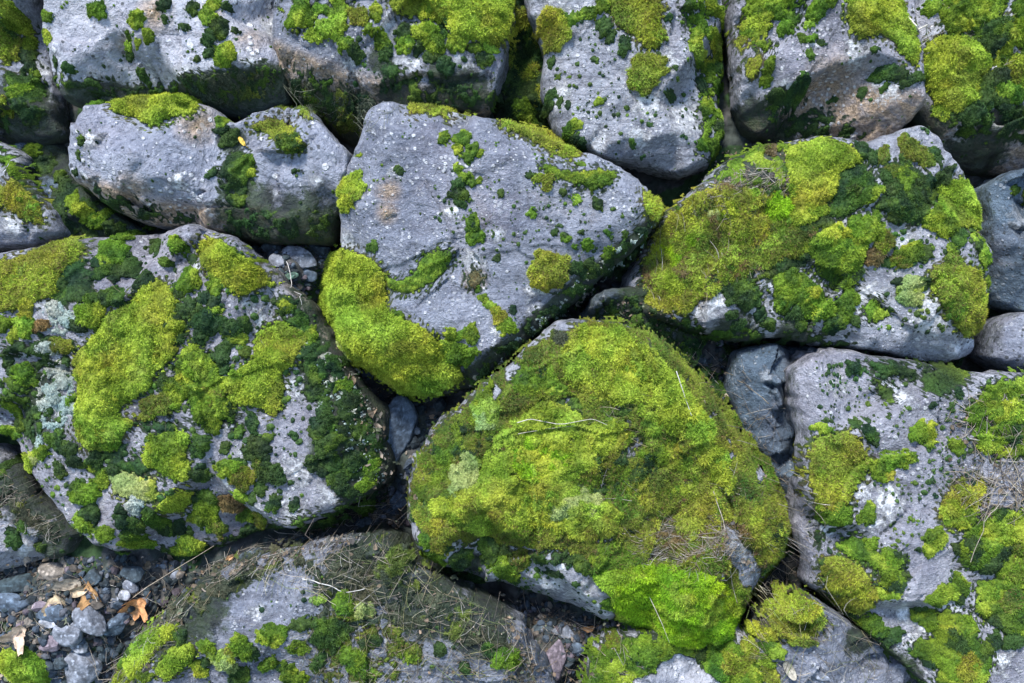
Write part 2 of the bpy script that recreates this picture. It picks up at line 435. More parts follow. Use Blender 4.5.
def moss_field(R, cx, cy, gx, gy, sdf, T, kind, seed, parent, name, dens=1.0, step=1.25, hum=.5, label=None, wf=1.6):
    """raised moss body grown on rock R where sdf > 0, with shoots"""
    s = step / K
    nx = max(6, int((gx[1] - gx[0]) / s) + 1); ny = max(6, int((gy[1] - gy[0]) / s) + 1)
    x = np.linspace(*gx, nx); y = np.linspace(*gy, ny); X, Y = np.meshgrid(x, y)
    S = sdf(X, Y)
    if hasattr(R, 'moss') and kind != 'L': R.moss.append((gx, gy, sdf, kind))
    keep = S > -.004
    if keep.sum() < 6: return None
    h = np.zeros_like(X); h[keep] = R.h(X[keep], Y[keep])
    q = np.clip(S / (T * wf), 0, 1)
    t = T * np.sqrt(np.maximum(1 - (1 - q) ** 2, 0))
    hs = 24
    v1, _, _, r1, _ = voronoi(X * hs + seed, Y * hs, seed + 2)
    v2, _, _, _, _ = voronoi(X * hs * 2.3 + seed, Y * hs * 2.3, seed + 6)
    t = t * (1 - hum + hum * (1.25 - 1.15 * v1 ** 1.5) * (.7 + .6 * r1)) * (1.04 - .35 * v2 ** 1.5)
    wxx = X + .004 * perlin(X * 70, Y * 70, seed + 11); v3, _, _, r3, _ = voronoi(wxx * 95 + seed, Y * 95, seed + 12)
    v4, _, _, r4, _ = voronoi(wxx * 210 + seed, Y * 210, seed + 15)
    gr = min(1.0, T / .010)
    t = t + np.where(S > 0, gr * q * (.0046 * (.55 - v3 * 1.1 + .6 * (r3 - .5)) + .0024 * (.5 - v4)), 0)
    t = t + np.where(S > 0, .0009 * fbm(X * 160, Y * 160, seed, 2), 0)
    t = np.where(S < 0, S * 1.2 - .001, t)
    Z = h + t
    idx = -np.ones(X.shape, int)
    cell = keep[:-1, :-1] & keep[1:, :-1] & keep[:-1, 1:] & keep[1:, 1:]
    used = np.zeros_like(keep); used[:-1, :-1] |= cell; used[1:, :-1] |= cell; used[:-1, 1:] |= cell; used[1:, 1:] |= cell
    if not cell.any(): return None
    idx[used] = np.arange(used.sum())
    F4 = np.stack([idx[:-1, :-1][cell], idx[:-1, 1:][cell], idx[1:, 1:][cell], idx[1:, :-1][cell]], 1)
    r = np.random.default_rng(seed + 1000)
    V = np.stack([X[used], Y[used], Z[used]], 1)
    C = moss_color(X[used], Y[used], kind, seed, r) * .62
    # shoots
    gy_, gx_ = np.gradient(Z, y[1] - y[0], x[1] - x[0])
    ok = used & (S > .0002)
    wgt = np.where(ok, np.minimum(np.sqrt(1 + gx_ ** 2 + gy_ ** 2), 4), 0).ravel()
    if wgt.sum() > 0:
        nt = int(wgt.sum() * step * step * .8 * dens)
        pick = r.choice(wgt.size, nt, p=wgt / wgt.sum())
        a, b = np.unravel_index(pick, X.shape)
        jx = r.uniform(-.5, .5, nt) * (x[1] - x[0]); jy = r.uniform(-.5, .5, nt) * (y[1] - y[0])
        g1 = np.clip(gx_[a, b], -4, 4); g2 = np.clip(gy_[a, b], -4, 4)
        px = X[a, b] + jx; py = Y[a, b] + jy; pz = Z[a, b] + g1 * jx + g2 * jy
        nn = np.stack([-g1, -g2, np.ones(nt)], 1); nn /= np.linalg.norm(nn, axis=1)[:, None]
        Ls = min(.0056, .0026 + T * .18) * LENF[kind] * np.clip(1 + .5 * fbm(px * 60, py * 60, seed + 4, 2), .5, 1.6)
        rs = np.random.default_rng(seed); Ls = Ls * rs.uniform(.75, 1.25); spl = rs.uniform(.6, 1.05)
        edge = np.clip(S[a, b] / .004, .45, 1)
        col = moss_color(px, py, kind, seed, r)
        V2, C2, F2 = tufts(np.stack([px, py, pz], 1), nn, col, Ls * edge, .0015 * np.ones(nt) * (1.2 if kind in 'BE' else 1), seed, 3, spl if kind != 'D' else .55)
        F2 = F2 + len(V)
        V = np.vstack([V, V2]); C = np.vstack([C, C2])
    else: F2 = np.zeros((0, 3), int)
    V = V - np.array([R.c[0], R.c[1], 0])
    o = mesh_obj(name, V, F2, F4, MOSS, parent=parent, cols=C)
    if label: o['label'] = label
    return o

def fix_h(R, u, v):
    """pixel -> rock x, y using the rock's own height there"""
    x, y = loc(u, v, R.H)
    x = np.atleast_1d(x); y = np.atleast_1d(y)
    for _ in range(3):
        h = np.clip(R.h(x, y), -.2, .4)
        s = (D - h) / D
        x = (np.atleast_1d(np.asarray(u, float)) - 512) / K * s; y = (341.5 - np.atleast_1d(np.asarray(v, float))) / K * s
    return x, y

_sid = [100]
def patch(key, kind, T, poly, hole=0.0, hs=26, bare=(), hum=.5, edge=.008, dens=1.0, wf=1.6):
    R = ROCKS[key]; _sid[0] += 7; seed = _sid[0]
    T = T / 1000.
    x, y = fix_h(R, *np.array(poly, float).T)
    P = chaikin(np.stack([x, y], 1), 2)
    bl = [(*[q[0] for q in fix_h(R, [u], [v])], r / K) for u, v, r in bare]
    def sdf(X, Y):
        s = sd_poly(X, Y, P)
        s = s + edge * fbm(X * 38, Y * 38, seed, 3, .6)
        s = s + .0032 * fbm(X * 105, Y * 105, seed + 5, 3, .7)
        v, _, _, rr1, rr2 = voronoi(X * 120 + seed, Y * 120, seed + 40)
        s = np.maximum(s, np.where(s > -.017, (.55 * rr1 * np.clip(1 + s / .017, 0, 1) * (rr2 > .35) - v) / 120, -1))
        for bp in R.bare:
            s = np.minimum(s, -sd_poly(X, Y, bp) + .006 * fbm(X * 40, Y * 40, seed + 2, 3))
        if hole > 0:
            n = fbm(X * hs, Y * hs, seed + 9, 4, .55)
            s = np.minimum(s, (n + 1 - 2 * hole) * .016)
        for bx, by, r in bl:
            s = np.minimum(s, np.hypot(X - bx, Y - by) - r + .006 * fbm(X * 40, Y * 40, seed + 2, 3))
        return s
    p = .018
    lab = PNAME[kind]
    return moss_field(R, 0, 0, (P[:, 0].min() - p, P[:, 0].max() + p), (P[:, 1].min() - p, P[:, 1].max() + p), sdf, T, kind, seed, R.o,
                      'lichen_patch' if kind == 'L' else 'moss_patch', dens, 1.25, hum, lab, wf)

def cushions(key, kind, items):
    R = ROCKS[key]
    for it in items:
        u, v, r = it[:3]; kd = it[3] if len(it) > 3 else kind
        _sid[0] += 7; seed = _sid[0]
        x, y = [q[0] for q in fix_h(R, [u], [v])]
        rr = r / K; a = (seed * 1.7) % 3.14; st = 1 + .25 * math.sin(seed)
        def sdf(X, Y):
            dx, dy = X - x, Y - y
            p_ = dx * math.cos(a) + dy * math.sin(a); q_ = -dx * math.sin(a) + dy * math.cos(a)
            s = rr * (1.02 - np.hypot(p_ / rr / st, q_ / rr * st))
            return s + rr * .38 * perlin(X * 1.1 / rr, Y * 1.1 / rr, seed) + rr * .22 * perlin(X * 2.6 / rr, Y * 2.6 / rr, seed + 3) + .0022 * fbm(X * 110, Y * 110, seed + 1, 3, .7)
        T = min(.020, rr * .62)
        B = rr * 1.5 + .004
        moss_field(R, 0, 0, (x - B, x + B), (y - B, y + B), sdf, T, kd, seed, R.o, 'lichen_cushion' if kd == 'L' else 'moss_cushion',
                   1.15, 1.0 if r > 6 else .8, .12, None, 1.25)

def speckles(key, n, rmin=.8, rmax=3.0, region=None, kind='D', gate=.0, seed=3, ns=7.0):
    """tiny dark cushions too many to count: one part"""
    R = ROCKS[key]; r = np.random.default_rng(seed + 500)
    P = R.P; lo = P.min(0); hi = P.max(0)
    if region is not None:
        gx, gy = fix_h(R, *np.array(region, float).T); RP = np.stack([gx, gy], 1); lo = RP.min(0); hi = RP.max(0)
    pts = []
    tries = 0
    while len(pts) < n and tries < 60:
        tries += 1
        q = r.uniform(lo, hi, (n * 3, 2))
        d = sd_poly(q[:, 0], q[:, 1], P[::3])
        k = d > .004
        if region is not None: k &= sd_poly(q[:, 0], q[:, 1], RP) > 0
        k &= fbm(q[:, 0] * ns, q[:, 1] * ns, seed, 3) + r.normal(0, .22, len(q)) > gate
        pts += list(q[k])
    pts = np.array(pts[:n]); n = len(pts)
    rad = (rmin + (rmax - rmin) * r.random(n) ** 2.6) / K
    th = np.arange(7) / 7 * 2 * math.pi
    V = []; F3 = []; C = []
    cols = moss_color(pts[:, 0], pts[:, 1], kind, seed, r)
    X = pts[:, 0, None] + rad[:, None] * np.cos(th) * r.uniform(.75, 1.25, (n, 7)); Y = pts[:, 1, None] + rad[:, None] * np.sin(th) * r.uniform(.75, 1.25, (n, 7))
    Z = R.h(X, Y) - .0012
    X2 = pts[:, 0, None] + (X - pts[:, 0, None]) * .65; Y2 = pts[:, 1, None] + (Y - pts[:, 1, None]) * .65
    hz = R.h(pts[:, 0], pts[:, 1])
    Z2 = Z + rad[:, None] * .55 + .0016
    top = np.stack([pts[:, 0], pts[:, 1], hz + rad * .85], 1)
    V = np.concatenate([np.stack([X, Y, Z], 2), np.stack([X2, Y2, Z2], 2), top[:, None, :]], 1).reshape(-1, 3)
    base = (np.arange(n) * 15)[:, None]; i = np.arange(7); j = (i + 1) % 7
    F4 = np.stack([base + i, base + j, base + 7 + j, base + 7 + i], 2).reshape(-1, 4)
    F3 = np.stack([base + 7 + i, base + 7 + j, base + 14 + 0 * i], 2).reshape(-1, 3)
    C = np.repeat(cols * .9, 15, 0)
    # a few shoots on each
    rep = np.repeat(np.arange(n), 7); nr = len(rep)
    pos = top[rep] + r.normal(0, .38, (nr, 3)) * rad[rep][:, None] * np.array([1, 1, .0]) - np.array([0, 0, .0006])
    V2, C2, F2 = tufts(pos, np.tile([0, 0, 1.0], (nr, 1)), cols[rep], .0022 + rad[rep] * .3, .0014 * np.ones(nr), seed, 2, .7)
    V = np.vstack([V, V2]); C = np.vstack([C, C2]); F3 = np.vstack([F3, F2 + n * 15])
    V = V - np.array([R.c[0], R.c[1], 0])
    o = mesh_obj('moss_speckles', V, F3, F4, MOSS, parent=R.o, cols=C)
    o['kind'] = 'stuff'
    return o

def film():
    """thin film of moss and trapped dirt on the stone around every moss patch"""
    for R in ROCKS.values():
        x, y = R.lv.T; f = np.zeros(len(x)); g = np.zeros(len(x))
        for gx, gy, sdf, kind in R.moss:
            k = (x > gx[0] - .004) & (x < gx[1] + .004) & (y > gy[0] - .004) & (y < gy[1] + .004)
            if k.any():
                s = np.clip(1 + sdf(x[k], y[k]) / .0045, 0, 1); f[k] = np.maximum(f[k], s)
                if kind in 'BEYPO': g[k] = np.maximum(g[k], s)
        a_ = R.o.data.color_attributes.new('film', 'FLOAT_COLOR', 'POINT')
        if len(R.o.data.vertices) == len(f):
            cc = np.ones((len(f), 4), np.float32); cc[:, 0] = f; cc[:, 1] = g; a_.data.foreach_set('color', cc.ravel())

# ================================================================== BOULDERS (outlines in photo pixels)
make_rock('r1', 'boulder', 'narrow boulder in the top left corner thickly covered with dark green moss', [(-200,-60),(20,-70),(34,-5),(38,40),(47,85),(51,128),(32,141),(-10,137),(-120,120),(-220,60)],
          .03, (.1, .25), w=.04, e=.05, mat='grey', seed=11, lich=[(28,62,10),(33,98,12)], algae=[(10,120,40)], facet=.03)
make_rock('r2', 'boulder', 'pale grey block top left with small round moss cushions and a black underside', [(38,-110),(40,20),(44,72),(58,96),(100,100),(150,101),(205,106),(255,110),(282,96),(284,62),(272,40),(270,-10),(268,-140),(120,-150)],
          .075, (.0, .10), w=.018, e=.045, mat='pale', seed=12, creases=[([(38,84),(100,74),(160,79),(225,68),(290,56)], 1.5, .006, 'min', 'a')],
          lich=[(85,75,8),(135,70,12),(180,72,10),(248,62,10),(262,15,14)], stain=[(155,12,14),(247,35,11),(120,40,8),(210,10,8)], facet=.014)
make_rock('r3', 'boulder', 'boulder at the top edge with a bright moss carpet above a buff underside', [(270,-140),(269,10),(272,50),(284,84),(310,112),(345,134),(385,128),(440,112),(492,104),(502,60),(516,20),(512,-120)],
          .085, (.0, .05), w=.025, e=.05, mat='grey', seed=13, creases=[([(262,34),(300,50),(360,72),(420,86),(510,88)], 1.15, .005, 'min', 'b')],
          lich=[(390,30,14),(350,62,12),(410,62,16),(460,62,18),(480,75,12)], algae=[(305,105,26),(345,115,30),(400,100,26),(455,90,22),(470,85,18),(380,60,12),(440,72,14)], facet=.03)
make_rock('r4', 'stone', 'low stone wholly buried in dark moss between two boulders at the top', [(480,-120),(556,-120),(550,20),(556,90),(560,122),(548,140),(515,128),(488,110),(484,20)],
          .0, (.0, .3), w=.03, e=.03, mat='dark', seed=14, algae=[(520,60,90)], facet=.03, cat='stone')
make_rock('r5', 'boulder', 'pale grey boulder at the top dotted all over with tiny black moss cushions', [(520,-160),(524,-10),(532,20),(545,48),(541,90),(553,125),(575,143),(630,160),(690,171),(718,160),(732,120),(738,50),(728,-40),(735,-170)],
          .085, (-.05, .12), w=.028, e=.05, mat='pale', seed=15, creases=[([(708,200),(703,120),(690,40),(682,-100)], .9, .01, 'min', None), ([(560,-100),(545,50),(556,130)], .9, .01, 'min', None)][:1],
          lich=[(560,90,16),(600,140,14),(650,100,20),(690,110,24),(668,60,16),(640,135,14),(560,14,16)], facet=.014)
make_rock('r6', 'boulder', 'angular boulder top right with a pointed brown broken underside', [(738,-160),(738,30),(744,98),(762,122),(800,137),(860,142),(905,128),(930,96),(925,50),(918,0),(930,-160)],
          .10, (.05, .12), w=.02, e=.05, mat='violet', seed=16, creases=[([(740,112),(800,84),(836,62),(880,78),(950,98)], 1.1, .004, 'min', 'b'), ([(800,-100),(790,-20),(775,60),(778,120)], .8, .01, 'min', None)],
          lich=[(860,50,14),(897,86,14),(890,72,12),(845,108,8),(868,125,9),(820,40,8),(795,84,12)], algae=[(765,110,22),(795,126,24)], stain=[(845,85,30)], facet=.02)
make_rock('r7', 'boulder', 'boulder in the top right corner with thick bright moss hanging over a buff underside', [(908,-150),(914,60),(922,100),(950,140),(985,163),(1040,166),(1120,155),(1210,120),(1230,-150)],
          .075, (.05, .15), w=.03, e=.05, mat='pale', seed=17, creases=[([(900,88),(960,104),(1020,108),(1200,100)], 1.15, .005, 'min', 'b')],
          lich=[(985,130,26),(1010,120,18),(975,8,22),(1005,60,18)], algae=[(940,120,20),(1000,150,30),(1015,110,10)], facet=.03)
make_rock('r8', 'boulder', 'long grey double humped boulder with one bright moss cap on its left hump', [(64,150),(70,122),(88,103),(120,97),(170,96),(210,104),(228,118),(245,108),(268,98),(300,106),(328,130),(352,153),(347,190),(338,215),(326,240),(262,241),(200,230),(130,220),(88,198),(66,178)],
          .085, (.0, .12), w=.022, e=.055, mat='grey', seed=18, creases=[([(60,176),(90,178),(150,197),(205,204),(240,200),(290,216),(350,208)], 1.0, .005, 'max', 'b'), ([(84,90),(92,170),(118,240)], .9, .006, 'min', None)],
          bumps=[(236,150,22,-.030),(236,190,20,-.030),(225,120,18,-.015),(150,150,50,.015),(295,165,40,.012)], lich=[(90,140,12),(205,206,7),(180,180,10),(315,180,9),(270,190,10)], algae=[(236,190,18),(225,135,12),(300,232,40),(245,215,30)], stain=[(195,123,16),(130,192,14)], facet=.035, fs=5, nstep=8)
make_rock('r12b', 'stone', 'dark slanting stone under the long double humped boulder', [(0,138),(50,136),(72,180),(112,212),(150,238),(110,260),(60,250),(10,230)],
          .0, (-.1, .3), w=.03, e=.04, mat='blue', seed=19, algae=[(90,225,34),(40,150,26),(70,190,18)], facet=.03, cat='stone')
make_rock('r12', 'boulder', 'pale boulder cut by the left edge with olive moss on its lower corner', [(-180,130),(-10,136),(14,152),(34,184),(55,212),(61,234),(30,246),(-20,250),(-160,255),(-220,190)],
          .055, (.1, .2), w=.025, e=.045, mat='pale', seed=20, lich=[(12,225,16),(8,165,12)], facet=.02)
make_rock('r9', 'boulder', 'large flat grey slab in the middle with a green moss lobe at lower left', [(366,108),(382,101),(420,101),(470,108),(520,124),(570,144),(620,165),(650,184),(660,203),(652,228),(612,270),(562,310),(515,356),(475,388),(440,398),(400,385),(350,350),(322,300),(332,262),(337,215),(340,175),(350,140)],
          .125, (.03, .08), w=.016, e=.045, mat='grey', seed=21, creases=[([(455,378),(515,332),(570,282),(630,235),(670,198)], 1.9, .005, 'max', 'a'), ([(372,90),(352,160),(350,260)], .4, .01, 'max', None)],
          lich=[(338,240,14),(452,212,10),(472,262,14),(497,235,9),(540,312,12),(535,290,10),(500,330,10),(395,172,8),(560,275,10),(455,110,14)], stain=[(474,279,10),(388,190,10),(387,212,9)], algae=[(595,290,22),(560,320,20)], facet=.012, rough=.008)
make_rock('r10', 'boulder', 'broad right hand slab with a mixed quilt of moss and a white lichened front edge', [(925,119),(938,130),(952,155),(968,182),(988,235),(999,300),(992,358),(960,366),(900,356),(850,348),(790,338),(740,342),(680,326),(642,314),(632,285),(648,250),(664,212),(690,190),(730,160),(760,144),(800,137),(870,142)],
          .115, (.04, .16), w=.022, e=.05, mat='pale', seed=22, creases=[([(620,312),(700,318),(780,326),(830,326),(862,330),(900,345),(1000,362)], 1.4, .006, 'min', None)],
          lich=[(720,300,22),(760,312,14),(850,232,20),(870,300,22),(905,240,16),(930,300,24),(930,325,22),(972,350,20),(900,265,16),(820,305,14),(700,310,14),(985,340,14)], algae=[(650,312,16),(740,335,20),(800,335,16),(760,160,30)], stain=[(660,290,20)], facet=.018)
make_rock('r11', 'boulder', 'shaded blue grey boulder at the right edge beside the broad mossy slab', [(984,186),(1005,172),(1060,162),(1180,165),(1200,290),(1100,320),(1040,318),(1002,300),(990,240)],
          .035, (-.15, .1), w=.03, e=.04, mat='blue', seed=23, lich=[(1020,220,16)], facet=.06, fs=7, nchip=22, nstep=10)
make_rock('r11b', 'stone', 'small smooth light grey stone at the right edge', [(1003,322),(1022,312),(1080,312),(1110,345),(1080,380),(1020,374),(994,358)],
          .055, (.0, .2), w=.04, e=.04, mat='grey', seed=24, facet=.03, cat='stone', nchip=16)
make_rock('r22', 'stone', 'dark shaded stone deep in the cleft behind the central mossy mound', [(572,318),(600,290),(650,284),(700,318),(760,345),(790,400),(800,470),(770,490),(730,450),(680,400),(640,360)],
          -.015, (-.1, .35), w=.04, e=.05, mat='dark', seed=25, algae=[(640,310,30),(700,350,30)], lich=[(670,345,12)], facet=.07, fs=8, cat='stone', nchip=20, nstep=10)  # shade of the cleft is put into its dark stone colour
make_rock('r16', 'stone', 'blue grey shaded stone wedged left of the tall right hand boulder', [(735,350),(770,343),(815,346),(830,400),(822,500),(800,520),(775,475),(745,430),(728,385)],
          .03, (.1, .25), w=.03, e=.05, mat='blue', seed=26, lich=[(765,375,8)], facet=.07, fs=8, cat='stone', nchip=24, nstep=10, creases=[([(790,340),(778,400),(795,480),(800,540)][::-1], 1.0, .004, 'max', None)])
make_rock('r15', 'boulder', 'tall grey boulder bottom right with scattered moss and a blue shaded left side', [(786,372),(800,356),(830,350),(872,352),(930,362),(985,372),(1050,376),(1190,390),(1250,600),(1180,780),(1000,760),(935,695),(885,650),(845,618),(815,592),(806,545),(800,480),(800,430)],
          .12, (.0, .06), w=.02, e=.05, mat='violet', seed=27, creases=[([(812,330),(806,380),(812,450),(822,560),(842,660)], 1.5, .006, 'min', None)],
          lich=[(838,385,14),(890,385,16),(905,395,14),(860,485,18),(885,500,22),(832,530,16),(880,560,18),(912,620,16),(890,600,14),(940,665,14),(955,610,12),(1000,660,18),(985,550,14),(875,520,14),(930,640,12)], algae=[(860,640,22),(885,660,20),(910,685,20)], facet=.014)
make_rock('r13', 'boulder', 'large left boulder quilted with many moss tufts and a dark speckled right flank', [(-170,280),(-60,262),(10,250),(55,240),(110,233),(165,228),(190,225),(232,238),(268,264),(300,292),(325,330),(350,375),(378,412),(392,460),(388,488),(350,508),(300,528),(255,540),(215,555),(165,568),(120,560),(85,545),(55,515),(25,478),(2,440),(-60,420),(-170,400)],
          .11, (.03, .12), w=.03, e=.05, mat='violet', seed=28, creases=[([(330,560),(335,470),(322,400),(296,310),(250,235)], .95, .012, 'max', 'ab'), ([(-50,470),(60,535),(120,556),(220,545),(400,478)], .5, .01, 'min', None)],
          bumps=[(140,380,120,.02)], lich=[(200,268,14),(300,385,18),(275,400,14),(230,430,14),(250,455,18),(225,480,12),(260,325,14),(248,305,8),(60,310,20),(50,370,24),(60,410,24),(20,350,16),(85,500,14),(170,430,12),(300,470,18),(250,520,18),(290,510,16),(215,510,12),(330,500,16)],
          algae=[(355,400,30),(350,450,34),(370,480,30),(40,390,20),(340,350,20),(30,420,20)], facet=.012)
make_rock('r18', 'boulder', 'dark boulder at the lower left edge littered with dead needles on its top', [(-160,440),(-10,446),(14,470),(34,500),(60,518),(76,536),(66,556),(36,566),(-5,578),(-140,600),(-190,520)],
          .06, (.0, .3), w=.025, e=.05, mat='pale', seed=29, algae=[(30,500,26),(5,480,20),(50,550,18),(60,530,14)], lich=[(15,550,18),(25,530,12)], facet=.03)
make_rock('r17', 'boulder', 'low sloping boulder along the bottom littered with dead needles', [(60,760),(96,690),(140,632),(188,588),(240,558),(300,543),(350,530),(392,528),(418,560),(462,588),(520,618),(548,650),(560,700),(560,800),(300,830),(80,820)],
          .06, (-.02, .32), w=.05, e=.06, mat='grey', seed=30, bumps=[(260,620,90,.03)], algae=[(205,600,30),(180,630,20),(380,560,34),(430,600,34),(480,620,30),(350,580,24)], lich=[(265,605,10),(390,578,12),(340,560,14)], facet=.016)
make_rock('r20', 'boulder', 'moss smothered boulder at the bottom edge below the central mound', [(588,650),(610,632),(660,628),(730,622),(768,640),(778,700),(770,800),(590,810),(582,720)],
          .055, (.0, .3), w=.04, e=.05, mat='pale', seed=31, facet=.02)
make_rock('r19', 'boulder', 'blue grey boulder bottom right with a mossy shoulder under the tall boulder', [(752,618),(764,598),(800,588),(826,604),(852,622),(880,640),(920,672),(960,720),(950,800),(770,800),(748,690)],
          .045, (-.1, .3), w=.03, e=.05, mat='grey', seed=32, algae=[(860,640,16),(770,610,16)], facet=.03)
make_rock('r14', 'boulder', 'central bulging boulder almost smothered in bright green moss with a white lower lip', [(556,322),(590,318),(625,326),(660,345),(700,385),(740,432),(774,480),(792,525),(792,562),(768,582),(756,606),(742,644),(700,657),(650,644),(606,628),(550,612),(490,592),(440,572),(414,548),(403,510),(408,470),(426,434),(464,398),(508,364),(540,338)],
          .125, (.0, .10), w=.055, e=.065, mat='pale', seed=33, creases=[([(400,540),(440,556),(500,572),(560,594),(610,612)], .55, .01, 'min', None), ([(700,660),(725,590),(745,540),(765,480)], .7, .015, 'max', None)],
          bumps=[(600,430,105,.085),(690,600,60,.04),(480,500,60,.02)], lich=[(450,552,16),(430,560,14),(480,548,14),(500,580,20),(550,590,22),(580,600,20),(560,560,14),(595,570,14),(600,615,18),(740,550,18)], stain=[], algae=[(470,572,12)], facet=.018)

# ================================================================== MOSS
for key_, pl_ in [('r14', [(722,520),(736,530),(750,550),(764,578),(754,596),(738,576),(724,548)]), ('r14', [(500,568),(540,558),(590,574),(612,598),(616,632),(560,618),(505,592)]), ('r14', [(420,548),(460,556),(500,566),(505,590),(450,574),(418,556)]),
                  ('r10', [(705,298),(728,290),(742,312),(738,330),(700,326),(690,312)]), ('r10', [(870,330),(900,310),(960,338),(985,345),(985,360),(930,356),(880,345)])]:
    hx_, hy_ = fix_h(ROCKS[key_], *np.array(pl_, float).T); ROCKS[key_].bare.append(np.stack([hx_, hy_], 1))
patch('r1','D',8,[(-120,-50),(22,-60),(34,10),(36,50),(48,95),(46,128),(0,130),(-120,100)],hole=.42)
patch('r1','Y',10,[(-60,-30),(20,-35),(30,10),(28,50),(10,70),(-60,60)],hole=.45)
cushions('r1','G',[(30,45,8),(18,90,10),(35,75,6),(8,110,9,'Y'),(30,115,8,'D'),(10,15,12,'B'),(25,30,8)])
cushions('r2','G',[(97,10,9),(46,16,6),(46,37,7),(137,20,9),(149,36,7),(128,36,4),(137,43,4),(129,47,5),(130,57,5,'D'),(164,4,7,'D'),(184,28,5,'D'),(164,19,4,'D'),(193,9,7,'D'),(207,16,9),(220,28,10,'D'),(211,37,9,'D'),(214,5,7),(227,7,5,'D'),(225,55,11),(211,53,6,'D'),(235,30,4,'D'),(197,59,4,'D'),(67,68,6,'D'),(144,77,7,'D'),(55,62,4,'D')])
patch('r3','B',22,[(385,-70),(505,-70),(515,15),(512,38),(498,48),(484,42),(470,26),(452,22),(440,20),(410,15),(388,10)],edge=.003)
patch('r3','G',12,[(284,-40),(345,-50),(352,5),(350,14),(330,20),(310,26),(292,28),(282,10)],hole=.4)
cushions('r3','G',[(299,17,13),(330,27,14,'B'),(313,36,8,'B'),(465,20,20,'B'),(440,4,18,'B'),(430,37,15),(445,30,9,'D'),(458,42,10),(381,39,9),(386,52,8,'D'),(404,31,9,'D'),(432,56,8,'D'),(446,66,9,'D'),(485,60,8,'D'),(490,48,7),(355,52,9,'D'),(337,30,10,'B'),(358,16,10,'Y'),(375,12,8),(368,28,5),(345,44,8),(405,45,9),(420,48,7,'D'),(476,48,6)])
patch('r3','O',8,[(282,90),(300,92),(350,110),(370,125),(345,134),(310,118)],hole=.5)
patch('r4','D',12,[(484,-110),(552,-110),(546,20),(552,90),(558,120),(545,136),(515,126),(490,108),(488,20)],hole=.25)
patch('r4','Y',12,[(500,30),(540,25),(540,70),(530,90),(510,70)],hole=.5)
cushions('r4','G',[(525,112,14),(538,95,9,'Y'),(505,60,9,'Y'),(540,60,9,'D'),(532,35,9,'D'),(515,90,8,'D'),(545,118,8,'D'),(520,20,11,'Y'),(510,-5,10)])
patch('r5','Y',13,[(606,-40),(655,-40),(662,20),(658,44),(646,50),(638,36),(620,28),(610,10)],edge=.003,hum=.3)
cushions('r5','D',[(553,30,16,'Y'),(648,72,19,'Y'),(606,28,10),(625,46,8),(573,18,7,'G'),(590,13,7,'G'),(604,5,8,'G'),(562,20,6,'G'),(582,16,5,'G'),(595,60,4),(599,102,5,'G'),(627,108,3),(568,105,4),(560,102,4),(552,95,6),(558,77,3),(571,128,9,'G'),(573,140,6),(671,96,6),(669,18,4),(650,125,3),(633,145,4),(551,62,5),(548,110,6),(582,145,5),(610,38,6),(640,20,9,'Y'),(655,35,9,'Y')])
patch('r5','G',10,[(682,-60),(716,-60),(733,35),(736,105),(728,140),(712,160),(698,155),(703,116),(696,70),(685,28)],hole=.46,hs=40)
cushions('r5','G',[(699,51,9,'B'),(705,30,8),(710,70,8),(722,70,9,'D'),(702,85,7,'D'),(708,108,9),(720,125,8,'D'),(703,145,7),(716,150,8),(697,18,7),(715,10,9),(726,95,7,'D'),(690,5,6,'D'),(725,30,8,'D'),(718,50,6,'Y')])
speckles('r5',650,.8,3.2,gate=-.15,seed=5)
patch('r6','G',12,[(736,-60),(800,-60),(806,12),(790,30),(780,36),(764,54),(748,40),(740,14)],hole=.36)
patch('r6','Y',9,[(736,20),(760,45),(762,60),(745,95),(740,60)],hole=.55)
cushions('r6','D',[(817,10,10,'G'),(828,2,8,'G'),(810,39,6,'G'),(802,38,5,'G'),(808,25,5,'G'),(821,43,4),(810,54,5),(769,67,7,'G'),(765,82,6,'G'),(801,90,10),(790,95,7),(882,75,9),(900,74,7),(893,77,6),(875,49,4),(805,77,5),(785,28,8,'G'),(755,25,10,'B'),(775,5,12,'G'),(862,92,5),(833,100,4),(905,82,7),(884,88,4),(914,78,8),(776,98,8)])
patch('r6','B',22,[(842,-60),(889,-60),(908,18),(921,46),(917,64),(906,62),(896,40),(876,33),(861,39),(847,26)],edge=.003)
speckles('r6',120,.8,2.2,gate=.05,seed=6)
patch('r7','G',13,[(935,-60),(1150,-60),(1170,100),(1080,110),(1015,102),(985,98),(975,75),(950,40),(940,10)],hole=.42)
patch('r7','B',26,[(926,40),(945,36),(968,38),(991,53),(992,68),(978,80),(975,102),(956,116),(936,106),(924,76)],edge=.003,hum=.35)
patch('r7','B',22,[(1001,22),(1060,10),(1120,40),(1090,60),(1019,48),(1000,38)],edge=.003)
cushions('r7','G',[(991,38,16,'D'),(956,16,15),(980,6,15),(998,80,14,'D'),(1012,92,14),(985,98,12,'D'),(975,112,14,'D'),(1005,108,9,'D'),(940,112,8,'B'),(955,60,16,'B'),(945,88,16,'B'),(968,88,11,'B'),(935,65,12,'B'),(1015,70,12,'Y'),(930,8,8),(960,-5,10,'B'),(1000,100,10,'D'),(1020,118,10,'D')])
patch('r8','B',24,[(111,101),(122,94),(151,90),(186,92),(205,101),(198,113),(176,115),(157,126),(142,122),(137,116),(118,115)],edge=.002,hum=.3)
patch('r8','Y',9,[(250,125),(271,118),(286,121),(302,139),(299,149),(281,148),(272,134),(255,131)],edge=.003)
patch('r8','D',9,[(225,158),(238,150),(250,158),(254,169),(247,186),(243,207),(228,206),(224,185)],edge=.003,hole=.25)
